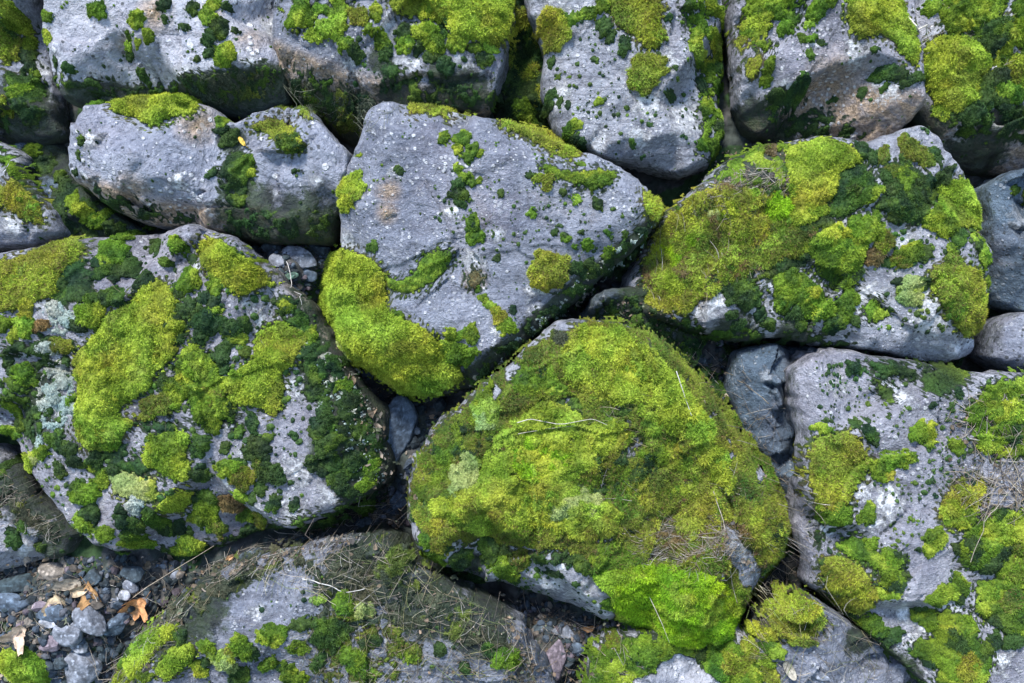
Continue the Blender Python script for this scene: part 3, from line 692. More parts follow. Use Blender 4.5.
patch('r8','Y',6,[(240,106),(270,97),(300,103),(318,122),(300,116),(270,106),(245,112)],hole=.5)
cushions('r8','D',[(94,103,7,'G'),(222,122,6,'G'),(229,139,9),(222,130,6),(289,142,11),(248,160,7,'G'),(250,172,6,'G'),(81,141,5),(78,155,4),(294,171,3),(253,183,3),(213,172,5),(208,176,4),(239,200,8),(75,172,4),(310,108,5)])
patch('r12b','D',8,[(10,142),(48,142),(68,180),(110,216),(140,238),(90,250),(60,236),(30,190)],hole=.48)
cushions('r12b','G',[(84,212,10),(96,222,9),(110,228,8,'D'),(72,200,8),(105,215,7,'G'),(60,175,7,'D'),(35,150,8)])
patch('r12','Y',11,[(2,200),(6,184),(14,178),(34,196),(52,214),(44,226),(22,216),(8,210)],edge=.003)
patch('r12','G',7,[(-60,140),(0,144),(21,165),(42,192),(34,194),(14,172),(0,158),(-60,156)],hole=.3)
cushions('r12','G',[(2,193,7,'Y'),(30,210,9,'Y'),(18,197,9),(-10,200,12,'Y')])
# central slab
patch('r9','B',31,[(322,262),(333,251),(348,249),(370,258),(386,276),(384,300),(392,316),(418,325),(440,342),(448,360),(466,374),(456,386),(436,392),(422,397),(400,394),(378,376),(353,361),(340,345),(336,330),(322,320),(308,296),(310,276)],edge=.003,hum=.38,wf=1.2)
cushions('r9','B',[(342,352,12,'P'),(438,380,13,'B'),(360,300,16),(404,345,16),(330,290,14),(375,340,14),(420,365,14)])
patch('r9','G',10,[(381,274),(392,280),(402,280),(416,274),(420,262),(430,253),(443,250),(453,255),(447,268),(434,282),(418,288),(406,294),(390,290)],edge=.0025)
cushions('r9','G',[(444,137,7),(462,137,9),(458,149,6),(470,153,8),(479,154,4),(458,168,5),(458,184,7,'D'),(459,194,8,'D'),(460,203,6,'D'),(471,181,6),(479,181,4),(463,177,5),(472,223,8),(474,236,8),(480,237,6),(472,228,6,'D'),(482,297,4),(490,305,5),(500,316,8,'Y'),(508,326,9),(496,311,5),(486,301,4),(478,289,3),(451,334,7),(471,334,9),(461,335,6),(460,354,14),(397,315,6),(445,348,9),
  (580,164,4),(597,204,6,'D'),(577,200,5),(532,213,5),(501,193,4,'D'),(547,183,7,'Y'),(538,178,5,'Y'),(400,171,4,'D'),(396,168,3,'D'),(360,155,3),(608,233,4,'D'),(625,234,4,'D'),(581,232,3,'D'),(565,237,4,'D'),(374,247,5,'D'),(369,248,4,'D'),(548,271,19,'Y'),(541,265,10,'G'),(575,267,8,'D'),(565,238,5),(587,245,6),(575,247,3),(592,267,8,'D'),(582,270,6,'D'),(609,253,6),(513,310,4,'D'),(555,232,4,'D'),(497,258,4,'D'),(530,175,4,'D'),(563,192,4,'D'),(470,200,3,'D'),(380,345,12,'B')])
patch('r9','Y',7,[(405,106),(430,100),(470,103),(472,113),(452,120),(432,113),(414,115)],hole=.35,edge=.005)
patch('r9','Y',12,[(497,119),(527,125),(550,131),(574,146),(582,154),(572,158),(553,156),(537,141),(506,129)],edge=.004,hole=.15)
patch('r9','G',9,[(541,163),(562,170),(583,174),(604,169),(615,172),(612,181),(594,190),(582,184),(560,177),(546,171)],edge=.003,wf=1)
patch('r9','Y',13,[(642,190),(654,197),(664,208),(660,221),(650,219),(645,206)],edge=.002)
patch('r9','N',4,[(470,272),(480,270),(482,282),(474,288),(468,284)],edge=.003)
cushions('r9','G',[(350,186,14,'B'),(345,202,9,'B'),(355,195,8,'Y'),(600,180,8),(592,184,6),(655,208,9,'Y')])
speckles('r9',260,.7,2.5,region=[(470,130),(620,180),(640,215),(560,290),(500,300),(440,260),(430,180)],gate=-.1,seed=9)
speckles('r9',40,.7,1.8,region=[(350,120),(440,120),(440,240),(345,240)],gate=.0,seed=10)
# right slab
patch('r10','B',24,[(785,150),(800,142),(826,137),(857,148),(862,164),(840,172),(838,190),(824,210),(806,228),(786,224),(790,195),(786,170)],edge=.004,hum=.45)
patch('r10','Y',15,[(699,190),(730,186),(752,190),(787,195),(792,218),(806,240),(814,250),(770,268),(752,262),(728,284),(700,306),(678,316),(655,310),(640,298),(648,256),(668,215)],edge=.005,hole=.16,hum=.55)
patch('r10','G',8,[(720,170),(755,146),(790,142),(792,170),(780,190),(745,184),(715,186)],hole=.4)
patch('r10','N',12,[(640,265),(662,262),(672,285),(664,305),(645,300)],hole=.4)
patch('r10','D',15,[(690,225),(730,205),(765,215),(775,245),(740,258),(700,250)],hole=.56,hs=40)
patch('r10','N',16,[(660,235),(700,210),(745,205),(790,222),(800,245),(760,268),(700,290),(670,280)],hole=.55,hs=35)
patch('r10','O',17,[(665,215),(715,192),(785,200),(800,240),(750,262),(690,300),(650,290)],hole=.5,hs=30)
cushions('r10','E',[(732,211,12),(776,208,14),(672,235,12,'B'),(668,255,12,'E'),(690,240,10,'E'),(750,202,10,'B'),(670,290,13,'B'),(686,300,11,'Y'),(715,215,10,'P'),(700,200,9,'Y'),(655,270,9,'Y'),(810,160,14,'B'),(830,150,12,'B'),(800,190,13,'B'),(812,210,12,'B'),(740,240,13,'Y'),(712,262,13,'Y'),(760,230,12,'Y'),(790,240,14,'O'),(770,255,11,'O'),(745,268,10,'O'),(727,278,11,'O')])
patch('r10','D',13,[(833,176),(845,170),(861,162),(872,172),(874,188),(866,200),(854,212),(840,218),(826,216),(836,196)],edge=.003)
patch('r10','D',14,[(882,165),(900,164),(917,169),(930,178),(940,190),(935,202),(918,206),(924,216),(914,224),(898,220),(885,212),(874,204),(890,192),(880,178)],edge=.003,hum=.6)
cushions('r10','D',[(914,152,15,'O'),(935,156,8),(884,155,8,'O'),(861,150,9),(872,158,7),(942,179,11),(868,194,11,'G'),(854,190,10),(905,178,13,'G'),(925,186,12,'D'),(912,196,11),(893,188,10),(920,212,10),(896,210,11),(905,160,8),(893,171,8,'O')])
patch('r10','B',22,[(945,186),(958,180),(972,184),(984,204),(982,226),(968,228),(956,224),(934,219),(937,206)],edge=.003,hum=.4)
cushions('r10','G',[(868,230,15),(836,236,13,'B'),(958,195,14,'B'),(970,212,14,'B'),(945,214,12,'G'),(980,224,10),(854,226,8)])
patch('r10','G',15,[(808,236),(840,231),(857,241),(864,256),(858,285),(838,290),(819,276),(814,256),(798,257)],edge=.003,hum=.6)
cushions('r10','G',[(864,229,15),(885,243,11,'O'),(907,255,12),(900,262,9,'O'),(924,253,9,'D'),(875,257,9,'N'),(942,223,15),(930,222,10,'B'),(959,238,9,'D'),(952,248,6),(835,245,13,'B'),(852,258,13),(845,275,12,'D'),(828,262,11,'D'),(812,245,9),(917,256,8,'D'),(886,262,6,'D'),(952,262,9,'O')])
patch('r10','G',14,[(771,276),(787,268),(812,280),(820,290),(836,302),(836,316),(818,322),(800,316),(794,300),(784,318),(776,308)],edge=.003,hum=.6)
patch('r10','D',13,[(722,284),(740,277),(757,284),(760,302),(748,312),(734,306)],edge=.003,hum=.4)
cushions('r10','D',[(847,304,13,'G'),(741,292,14),(728,287,9),(738,326,7),(731,315,6),(750,300,9),(840,322,8),(769,324,7),(854,320,7),(790,285,13,'G'),(808,300,12,'G'),(820,312,9,'B'),(784,300,10,'G'),(798,312,9),(833,326,9),(802,326,7),(900,282,6),(922,283,8),(889,310,3),(760,314,6)])
patch('r10','G',8,[(863,311),(868,303),(876,298),(880,306),(888,314),(897,318),(891,325),(876,324)],edge=.002)
cushions('r10','B',[(910,294,14,'P'),(905,287,8,'P')])
patch('r10','Y',20,[(928,272),(945,261),(970,266),(986,283),(984,302),(981,330),(962,336),(950,318),(936,297)],edge=.003,hum=.4)
patch('r10','G',8,[(970,230),(980,232),(991,266),(999,300),(993,334),(987,325),(988,284),(978,255)],hole=.3)
cushions('r10','B',[(948,280,14),(965,276,14,'Y'),(975,300,14,'G'),(955,302,14,'G'),(968,322,12,'Y'),(950,290,11,'Y'),(963,361,10,'D'),(985,330,6,'G'),(995,318,5,'D'),(980,245,6,'D')])
speckles('r10',420,.8,4.0,region=[(860,130),(940,130),(990,240),(995,340),(840,330),(780,320),(850,260)],gate=-.1,seed=12)
cushions('r11','D',[(1015,190,6),(1030,200,9)])
speckles('r11',40,.7,2,gate=0,seed=13)
patch('r22','D',6,[(590,300),(650,290),(700,322),(755,350),(780,400),(740,430),(690,392),(640,350)],hole=.5)
# left boulder
patch('r13','Y',16,[(-60,268),(0,262),(35,252),(70,238),(86,243),(80,258),(62,276),(54,296),(30,302),(8,310),(-60,310)],edge=.004,hum=.4)
patch('r13','D',7,[(60,266),(80,258),(95,272),(88,300),(64,306),(48,300)],hole=.3)
cushions('r13','D',[(26,308,10,'B'),(4,324,8,'G'),(25,325,11,'G'),(16,334,7,'G'),(40,326,7,'N'),(130,235,9,'G'),(113,253,14,'G'),(100,262,8),(176,245,10,'G'),(153,223,7,'G'),(155,246,8),(130,266,12),(118,272,8),(105,271,9),(114,297,12),(90,314,14,'G'),(80,322,8),(77,325,9),(144,278,9),(186,283,14,'G'),(178,290,8),(214,283,9,'G'),(214,302,7),(204,297,7),(193,259,5),(20,280,14,'Y'),(45,268,13,'Y'),(95,300,8),(200,322,8),(165,262,6),(137,284,6),(62,283,7)])
patch('r13','B',17,[(197,241),(214,238),(232,248),(253,262),(275,282),(262,286),(240,296),(222,282),(200,262)],edge=.003,hum=.45)
patch('r13','B',23,[(141,283),(158,280),(176,294),(177,318),(187,325),(177,342),(177,354),(156,371),(149,392),(122,402),(118,416),(136,420),(120,436),(120,450),(84,452),(74,420),(81,389),(70,361),(95,336),(109,315),(134,301)],edge=.004,hum=.5)
cushions('r13','B',[(130,320,16),(105,345,15),(150,350,15),(120,375,16),(100,400,14),(95,430,14),(160,310,14),(160,332,12,'Y'),(170,318,10,'O'),(148,310,10,'Y'),(85,370,10)])
patch('r13','G',14,[(176,361),(193,340),(211,357),(225,382),(226,403),(240,424),(216,420),(197,424),(190,398),(172,378)],edge=.004,hum=.6,hole=.12)
cushions('r13','G',[(178,392,14),(158,405,15,'O'),(200,370,13,'B'),(186,384,10,'B'),(215,395,11,'O'),(205,412,11),(165,385,9,'D'),(190,352,8,'B'),(213,425,9),(170,405,8,'D')])
patch('r13','B',20,[(264,329),(281,320),(299,329),(300,357),(283,371),(283,396),(276,418),(258,404),(230,404),(228,380),(244,366),(257,357),(253,340)],edge=.004,hum=.5)
cushions('r13','D',[(207,322,13),(200,314,8),(229,329,11),(236,338,9,'G'),(244,324,7),(221,355,10),(245,352,6),(200,336,8),(169,325,12),(178,338,8),(275,340,14,'Y'),(290,345,13,'Y'),(240,382,14,'B'),(250,395,12,'B'),(270,400,11,'Y'),(215,312,7,'G'),(190,305,8),(228,345,7),(225,368,6),(184,310,8)])
patch('r13','D',10,[(272,302),(288,294),(306,311),(318,347),(324,400),(312,400),(302,350),(296,325),(282,318)],hole=.3)
patch('r13','D',8,[(300,360),(322,380),(340,440),(352,480),(330,480),(318,430),(306,400)],hole=.5)
cushions('r13','D',[(258,445,11),(250,452,8),(262,456,7),(295,436,5),(253,424,8),(225,448,6),(200,445,10),(323,420,12),(327,445,12),(318,432,9),(332,464,9),(338,478,9),(343,489,8),(330,455,8),(310,335,8,'G'),(285,305,8,'G'),(322,470,7),(345,430,6),(268,438,6),(228,412,6),(238,432,6)])
patch('r13','G',13,[(151,446),(162,432),(174,427),(187,440),(187,459),(190,475),(174,482),(158,471),(142,458)],edge=.003,hum=.5)
cushions('r13','B',[(180,468,11),(172,455,11,'G'),(158,448,12,'G'),(182,440,9,'B'),(150,455,9,'B')])
patch('r13','D',8,[(0,345),(40,335),(74,340),(78,368),(70,378),(42,370),(36,400),(60,432),(76,440),(70,455),(40,450),(10,420)],hole=.52,hs=40)
patch('r13','L',7,[(42,368),(60,360),(74,376),(74,403),(64,427),(42,431),(34,405)],hole=.42,hs=45)
patch('r13','L',6,[(48,304),(64,302),(72,318),(66,334),(52,330),(46,318)],hole=.4,hs=45)
cushions('r13','L',[(47,347,9),(70,322,9),(55,308,8),(75,408,7),(52,395,9),(62,380,8),(134,505,9),(130,490,6),(40,440,7)])
cushions('r13','G',[(40,350,7,'D'),(62,345,10,'O'),(22,372,10),(30,380,8,'G'),(12,385,7,'D'),(15,410,9,'G'),(20,425,8,'D'),(8,360,6,'D'),(48,410,6,'D'),(70,400,6),(32,458,8,'P'),(26,464,11,'B'),(42,452,9,'G'),(12,432,9,'G'),(55,440,9,'D'),(68,448,9,'D'),(75,462,8,'D'),(60,470,8,'D'),(96,460,9,'D'),(84,494,14,'G'),(78,488,8,'D'),(102,480,10,'G'),(112,470,8,'D'),(95,468,6,'G'),(105,534,9,'G'),(98,530,5,'D'),(84,524,9,'G'),(93,512,10,'D'),(85,512,7,'D'),(139,541,11,'G'),(139,528,7,'D'),(141,562,14,'G'),(160,563,12,'B'),(172,560,11,'G'),(188,552,13,'G'),(190,543,11,'B'),(152,556,10,'G'),(133,568,9,'G'),(158,522,10,'G'),(166,528,8,'D'),(179,527,9,'D'),(172,532,6,'D'),(207,513,14,'G'),(198,515,9,'G'),(207,497,10,'D'),(197,500,6,'D'),(232,503,12,'N'),(240,497,8,'G'),(218,527,9,'O'),(210,528,6,'G'),(246,515,9,'G'),(260,520,9,'O'),(250,531,8,'D'),(230,469,11,'G'),(238,463,6,'D'),(244,478,12,'O'),(267,473,13,'D'),(260,468,7,'O'),(260,489,7,'D'),(251,499,6,'D'),(313,464,8,'D'),(294,505,6,'D'),(272,506,7,'D'),(275,498,5,'D'),(199,450,8,'D'),(200,475,9,'D'),(214,552,11,'D'),(222,558,8,'D'),(207,556,7,'D'),(123,524,9,'D'),(134,524,8,'D'),(128,534,6,'D'),(120,510,6,'D'),(148,515,7,'D')])
patch('r13','P',12,[(109,475),(118,472),(130,473),(142,478),(157,480),(157,498),(146,503),(132,499),(116,496)],edge=.003,hum=.3)
patch('r13','B',13,[(155,506),(165,498),(180,492),(192,490),(193,500),(184,510),(176,514),(162,513)],edge=.003,hum=.5)
patch('r13','D',8,[(84,452),(120,450),(145,462),(150,475),(110,470),(95,480)],hole=.45)
patch('r13','D',8,[(150,400),(168,412),(190,430),(160,436),(138,432)],hole=.48)
speckles('r13',900,.9,4.4,region=[(0,330),(120,420),(150,240),(240,240),(300,330),(335,460),(270,535),(150,560),(60,510),(0,430)],gate=-.25,seed=14)
patch('r13','D',8,[(300,320),(330,345),(372,410),(388,465),(372,495),(345,500),(340,440),(322,380)],hole=.42,hs=45)
patch('r13','L',4,[(318,330),(345,370),(385,440),(375,490),(350,480),(345,420),(322,360)],hole=.64,hs=60)
cushions('r13','D',[(352,400,9),(362,430,10),(355,460,10),(372,465,8,'G'),(345,385,8,'G'),(335,362,9),(365,485,8,'G'),(350,492,8),(372,440,7)])
speckles('r13',220,.9,2.2,region=[(300,320),(370,400),(388,480),(340,500)],kind='L',gate=-.25,seed=16)
cushions('r18','D',[(14,540,9),(12,532,6),(22,528,6),(2,470,8),(40,548,6)])
patch('r18','S',5,[(-60,455),(10,465),(45,510),(68,530),(60,545),(30,522),(0,512),(-60,520)],hole=.42)
# central mound
patch('r14','O',9,[(530,348),(560,334),(600,320),(640,330),(666,342),(710,388),(750,432),(780,485),(796,530),(793,568),(770,586),(762,610),(748,652),(700,664),(655,648),(618,622),(604,600),(585,560),(560,546),(520,548),(470,542),(434,534),(418,524),(409,505),(415,470),(432,438),(474,398),(506,366)],
      hole=.2,bare=[(685,474,9),(569,410,13),(618,412,6),(516,373,11),(492,392,10),(629,453,8),(480,545,9),(735,540,10),(744,560,12),(750,580,9),(728,525,6),(420,440,6),(415,530,5),(596,588,9),(640,440,6),(575,348,6),(560,338,6),(450,552,12),(530,566,10)],hum=.5)
patch('r14','B',20,[(573,331),(597,325),(625,329),(646,343),(667,361),(692,396),(718,436),(738,476),(724,498),(704,474),(684,444),(660,428),(644,402),(606,404),(585,394),(560,380),(556,364),(564,346)],edge=.005,hum=.5,hole=.12)
patch('r14','B',22,[(512,420),(530,405),(556,398),(592,424),(622,418),(634,436),(620,448),(600,462),(576,486),(598,498),(624,508),(622,532),(600,540),(576,541),(548,526),(523,531),(488,538),(453,527),(428,513),(430,494),(470,486),(486,450),(500,430)],edge=.005,hum=.5,hole=.08)
patch('r14','E',16,[(522,432),(545,420),(562,432),(574,452),(566,478),(540,488),(515,478),(505,456)],edge=.005,hum=.4)
patch('r14','G',14,[(520,366),(545,350),(556,352),(556,372),(575,392),(560,396),(540,400),(520,398),(508,390)],edge=.004,hum=.6,hole=.2)
patch('r14','E',18,[(590,573),(622,567),(650,562),(685,564),(717,576),(746,606),(748,630),(728,648),(698,650),(662,640),(638,630),(611,617),(592,594)],edge=.004,hum=.35,wf=1.3)
patch('r14','Y',13,[(650,430),(684,446),(708,480),(740,500),(762,500),(782,524),(790,550),(776,570),(758,556),(748,532),(735,516),(716,538),(680,548),(655,530),(640,500),(620,490),(636,460)],edge=.006,hum=.5,hole=.25)
patch('r14','N',9,[(650,520),(690,515),(722,530),(730,552),(700,560),(668,556)],hole=.4)
cushions('r14','B',[(486,415,15,'P'),(465,471,17,'P'),(576,506,20,'P'),(590,515,12,'B'),(769,552,12,'Y'),(765,535,9,'Y'),(600,345,18),(640,365,18),(670,395,16),(700,430,15),(720,465,12),(600,375,16,'Y'),(620,390,14),(540,415,12),(600,440,14),(555,455,14,'E'),(530,470,13,'E'),(470,505,15,'Y'),(500,515,15,'Y'),(530,505,14),(450,500,11,'G'),(600,525,14,'Y'),(545,500,14),(555,385,9,'G'),(535,382,9,'G'),(535,360,9,'O'),(544,372,8,'D'),(640,600,18,'E'),(680,590,18,'B'),(710,610,18,'B'),(690,630,16,'E'),(660,620,15,'E'),(730,630,12,'B'),(625,585,14,'E'),
   (435,559,12,'G'),(460,560,12,'D'),(471,580,11,'D'),(502,568,14,'G'),(488,550,13,'D'),(512,578,9,'D'),(440,545,11,'O'),(425,540,9,'G'),(450,572,6,'D'),(540,560,8,'D'),(520,558,10,'O'),(555,575,7,'D'),(585,568,9,'D'),(600,560,11,'G'),(612,605,9,'G'),(575,585,4,'D'),(652,462,12,'D'),(640,475,12,'D'),(668,452,9,'O'),(660,480,14,'O'),(700,505,12,'Y'),(430,462,10,'O'),(445,440,10,'O'),(422,490,10,'G'),(560,338,8,'S'),(740,510,11,'Y'),(755,520,10,'B'),(780,545,9,'O'),(420,515,9,'Y'),(436,525,10,'Y')])
# bottom right boulder
patch('r15','D',7,[(866,362),(885,360),(907,368),(931,364),(958,368),(966,380),(946,396),(926,390),(910,376),(888,378)],hole=.25)
cushions('r15','G',[(922,433,13),(956,445,7),(821,428,7),(870,433,8,'D'),(874,440,6,'D'),(854,424,5,'D'),(959,394,5,'D'),(952,405,4,'D'),(933,405,4,'D'),(854,368,8,'D'),(889,461,10),(907,457,8),(898,462,7),(878,471,10),(886,474,7,'Y'),(956,447,7),(868,513,9),(862,518,6),(935,538,11),(930,546,9),(942,594,12),(949,590,7),(922,617,10),(918,610,7,'D'),(956,549,6,'D'),(961,584,9),(955,590,5,'D'),(919,550,3,'D'),(875,626,9),(893,636,10,'D'),(884,632,7,'D'),(866,622,7),(925,612,6),(905,575,4,'D')])
patch('r15','D',5,[(872,372),(884,376),(892,396),(886,404),(878,390)],hole=.3)
patch('r15','Y',18,[(810,438),(840,431),(861,438),(867,457),(870,470),(856,484),(850,500),(834,512),(818,510),(809,478)],edge=.005,hum=.45)
patch('r15','G',13,[(815,505),(850,498),(852,518),(840,528),(820,526)],hole=.2)
patch('r15','G',12,[(836,547),(845,540),(857,534),(869,549),(889,556),(896,552),(905,560),(898,568),(904,580),(898,594),(880,596),(882,573),(868,562),(850,558)],edge=.002,hum=.5,wf=1)
patch('r15','Y',16,[(819,559),(836,556),(854,560),(875,584),(876,601),(861,616),(842,608),(826,591)],edge=.004,hum=.45)
cushions('r15','D',[(868,545,8,'G'),(887,560,10,'G'),(894,585,10),(886,592,9,'G'),(898,558,8),(845,592,10,'S'),(835,575,11,'O'),(860,600,12,'Y'),(858,582,8,'S')])
patch('r15','Y',10,[(938,517),(942,499),(955,482),(972,476),(987,482),(982,500),(977,515),(958,527)],edge=.005,hole=.25)
patch('r15','G',14,[(937,520),(960,506),(977,510),(970,526),(956,530)],edge=.003)
patch('r15','G',15,[(959,417),(980,396),(991,382),(1060,370),(1110,400),(1080,465),(1015,455),(991,460),(973,448),(982,434)],edge=.005,hole=.2,hum=.5)
patch('r15','G',14,[(966,531),(990,516),(1060,500),(1120,520),(1110,640),(1024,640),(1001,632),(994,615),(978,617),(976,592),(986,574),(966,566),(958,552)],edge=.005,hole=.22,hum=.6)
patch('r15','G',12,[(935,615),(950,612),(977,619),(974,640),(994,654),(982,690),(950,720),(936,683),(942,661),(912,656),(914,643),(932,640)],edge=.005,hole=.15,hum=.6)
cushions('r15','G',[(1007,536,12,'B'),(1010,410,14,'B'),(990,405,10,'B'),(985,440,11,'B'),(1005,432,12,'D'),(990,530,12),(975,548,12,'D'),(995,560,13,'D'),(1015,570,14,'Y'),(1010,600,14,'O'),(990,590,10),(1005,620,12,'D'),(958,640,12,'D'),(965,625,10),(948,665,12),(965,665,13,'Y'),(985,650,10,'D'),(925,650,10),(930,660,7,'D'),(980,560,9),(964,520,9),(1000,515,9,'D'),(950,510,10,'B'),(965,495,10,'Y'),(1020,598,8,'Y'),(995,640,8,'D'),(1012,640,10,'D'),(960,600,5,'D'),(1020,545,10,'O')])
speckles('r15',620,.8,3.4,region=[(815,360),(990,380),(980,470),(960,600),(940,670),(880,640),(820,580)],gate=-.1,seed=18)
# low boulder along the bottom
patch('r17','B',13,[(134,643),(148,629),(169,622),(180,624),(176,636),(162,644),(142,668),(127,690),(104,696)],edge=.003,hum=.35)
patch('r17','B',14,[(169,650),(180,644),(193,643),(197,651),(186,668),(164,680),(154,668)],edge=.0025,hum=.3)
cushions('r17','G',[(207,647,9),(274,635,12),(266,638,7),(243,649,12),(250,654,9,'D'),(223,661,13,'P'),(230,655,8,'Y'),(269,664,9),(299,647,9),(345,603,11),(302,624,9,'D'),(144,675,8),(295,675,13),(330,633,18,'D'),(352,657,12),(342,603,9,'D'),(356,661,10),(506,657,14),(365,610,10,'P'),(393,562,14,'S'),(318,600,6,'P'),(180,636,9,'D'),(125,665,8,'G'),(130,655,7,'D'),(200,670,9),(240,675,10,'D'),(410,655,8),(440,650,7,'D'),(320,660,9,'D'),(372,640,10,'D'),(300,560,6,'S'),(205,662,7,'D'),(280,668,6,'D'),(490,650,8,'D'),(465,668,6,'D')])
patch('r17','S',5,[(300,560),(390,535),(430,582),(485,622),(522,652),(515,680),(480,650),(400,620),(350,640),(320,620),(330,590)],hole=.47)
patch('r17','S',4,[(150,620),(190,592),(240,562),(300,548),(270,572),(215,600),(190,630)],hole=.42)
patch('r17','O',7,[(320,620),(360,600),(400,630),(430,650),(400,680),(340,690),(310,670)],hole=.5)
patch('r20','G',13,[(588,650),(612,634),(650,636),(700,650),(745,640),(770,650),(770,700),(600,760),(586,700)],bare=[(680,680,26),(650,690,18),(705,690,16)],hole=.22)
cushions('r20','Y',[(734,662,13),(752,650,11),(720,655,10,'G'),(600,660,10,'G'),(615,645,9,'O'),(630,660,9,'D'),(745,680,10,'G'),(700,652,9,'D'),(760,672,9,'B')])
patch('r19','Y',13,[(766,612),(778,600),(800,596),(820,606),(826,626),(812,640),(790,640),(772,630)],edge=.005,hole=.2)
cushions('r19','G',[(785,608,12,'Y'),(805,615,12,'Y'),(798,632,11,'O'),(775,650,10,'G'),(765,635,9,'B'),(762,660,9,'G'),(770,675,9,'Y')])

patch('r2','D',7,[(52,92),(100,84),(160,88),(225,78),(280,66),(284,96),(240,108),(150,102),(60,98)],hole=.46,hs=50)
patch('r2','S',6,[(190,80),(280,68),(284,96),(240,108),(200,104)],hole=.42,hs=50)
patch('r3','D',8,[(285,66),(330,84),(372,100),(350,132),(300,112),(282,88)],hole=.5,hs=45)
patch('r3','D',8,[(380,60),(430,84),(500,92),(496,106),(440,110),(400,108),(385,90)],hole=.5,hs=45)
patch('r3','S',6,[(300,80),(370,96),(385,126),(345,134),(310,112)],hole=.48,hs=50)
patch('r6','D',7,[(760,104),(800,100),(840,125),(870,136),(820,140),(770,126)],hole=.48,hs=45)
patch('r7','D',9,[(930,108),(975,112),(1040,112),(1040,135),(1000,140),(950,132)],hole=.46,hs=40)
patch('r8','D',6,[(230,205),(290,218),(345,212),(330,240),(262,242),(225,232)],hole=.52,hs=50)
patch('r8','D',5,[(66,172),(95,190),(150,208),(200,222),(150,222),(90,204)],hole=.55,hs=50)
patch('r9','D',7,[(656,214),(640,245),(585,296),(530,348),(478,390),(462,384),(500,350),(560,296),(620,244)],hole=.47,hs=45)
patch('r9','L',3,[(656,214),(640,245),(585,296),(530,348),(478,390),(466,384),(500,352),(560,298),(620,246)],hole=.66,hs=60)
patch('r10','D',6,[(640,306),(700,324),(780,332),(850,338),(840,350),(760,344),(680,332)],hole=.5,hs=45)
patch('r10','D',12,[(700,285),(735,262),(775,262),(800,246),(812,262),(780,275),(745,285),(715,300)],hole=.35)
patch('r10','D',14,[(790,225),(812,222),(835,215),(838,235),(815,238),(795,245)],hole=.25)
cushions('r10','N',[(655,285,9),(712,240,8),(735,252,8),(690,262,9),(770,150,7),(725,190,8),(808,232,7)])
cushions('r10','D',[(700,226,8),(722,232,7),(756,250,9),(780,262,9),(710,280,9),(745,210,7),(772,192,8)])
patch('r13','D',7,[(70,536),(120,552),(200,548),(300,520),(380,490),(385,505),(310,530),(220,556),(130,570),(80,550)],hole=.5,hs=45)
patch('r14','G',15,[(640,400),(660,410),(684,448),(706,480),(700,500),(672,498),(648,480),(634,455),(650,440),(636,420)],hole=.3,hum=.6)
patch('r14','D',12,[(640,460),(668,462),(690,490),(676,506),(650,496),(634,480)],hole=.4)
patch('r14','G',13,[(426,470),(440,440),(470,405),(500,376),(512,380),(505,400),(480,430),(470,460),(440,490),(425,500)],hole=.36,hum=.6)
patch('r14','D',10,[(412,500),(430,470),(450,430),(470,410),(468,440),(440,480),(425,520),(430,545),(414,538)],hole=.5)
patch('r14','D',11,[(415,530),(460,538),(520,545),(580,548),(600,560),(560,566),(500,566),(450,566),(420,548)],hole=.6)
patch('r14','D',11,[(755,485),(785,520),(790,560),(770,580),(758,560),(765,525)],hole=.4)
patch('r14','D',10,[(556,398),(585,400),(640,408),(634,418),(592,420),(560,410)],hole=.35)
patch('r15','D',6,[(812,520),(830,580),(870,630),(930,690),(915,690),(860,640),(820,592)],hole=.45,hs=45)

patch('r22','D',6,[(580,316),(650,290),(700,325),(755,355),(780,400),(740,430),(690,392),(640,350)],hole=.55,hs=60)
speckles('r2',120,.8,3.0,gate=.0,seed=21)
speckles('r3',160,.8,3.6,gate=-.1,seed=22)
speckles('r7',160,.8,3.6,gate=-.1,seed=23)
speckles('r8',70,.7,2.2,gate=.15,seed=24)
speckles('r17',260,.8,3.4,gate=-.05,seed=25)
speckles('r14',200,.9,3.4,region=[(410,530),(600,560),(615,625),(480,590)],gate=-.3,seed=26)
speckles('r18',70,.8,3.0,gate=-.05,seed=27)
speckles('r12',60,.8,2.6,gate=-.05,seed=28)
patch('r14','N',10,[(640,500),(700,470),(760,510),(786,545),(770,572),(700,560),(650,545)],hole=.5,hs=40)
patch('r14','D',11,[(430,430),(460,415),(500,440),(480,470),(440,480)],hole=.5,hs=35)
patch('r14','D',12,[(560,455),(640,430),(660,470),(600,500),(560,490)],hole=.56,hs=30)
film()

# ================================================================== EARTH BEHIND THE BOULDERS
def soil_h(x, y):
    z = -.135 + .03 * fbm(x * 3, y * 3, 77, 3) + .012 * fbm(x * 22, y * 22, 78, 4)
    for u, v, r, a in [(70, 615, 105, .125), (150, 590, 60, .05), (285, 268, 42, .13), (560, 660, 45, .09), (395, 440, 40, .07), (600, 330, 60, .02), (10, 640, 70, .06), (770, 640, 30, .04), (720, 365, 30, .05), (300, 545, 50, .06), (240, 560, 40, .06), (770, 420, 40, .05), (690, 345, 40, .03), (420, 480, 30, .05), (800, 600, 30, .03)]:
        cx, cy = loc(u, v, 0)
        z = z + a * np.exp(-((x - cx) ** 2 + (y - cy) ** 2) / (r / K) ** 2)
    return z

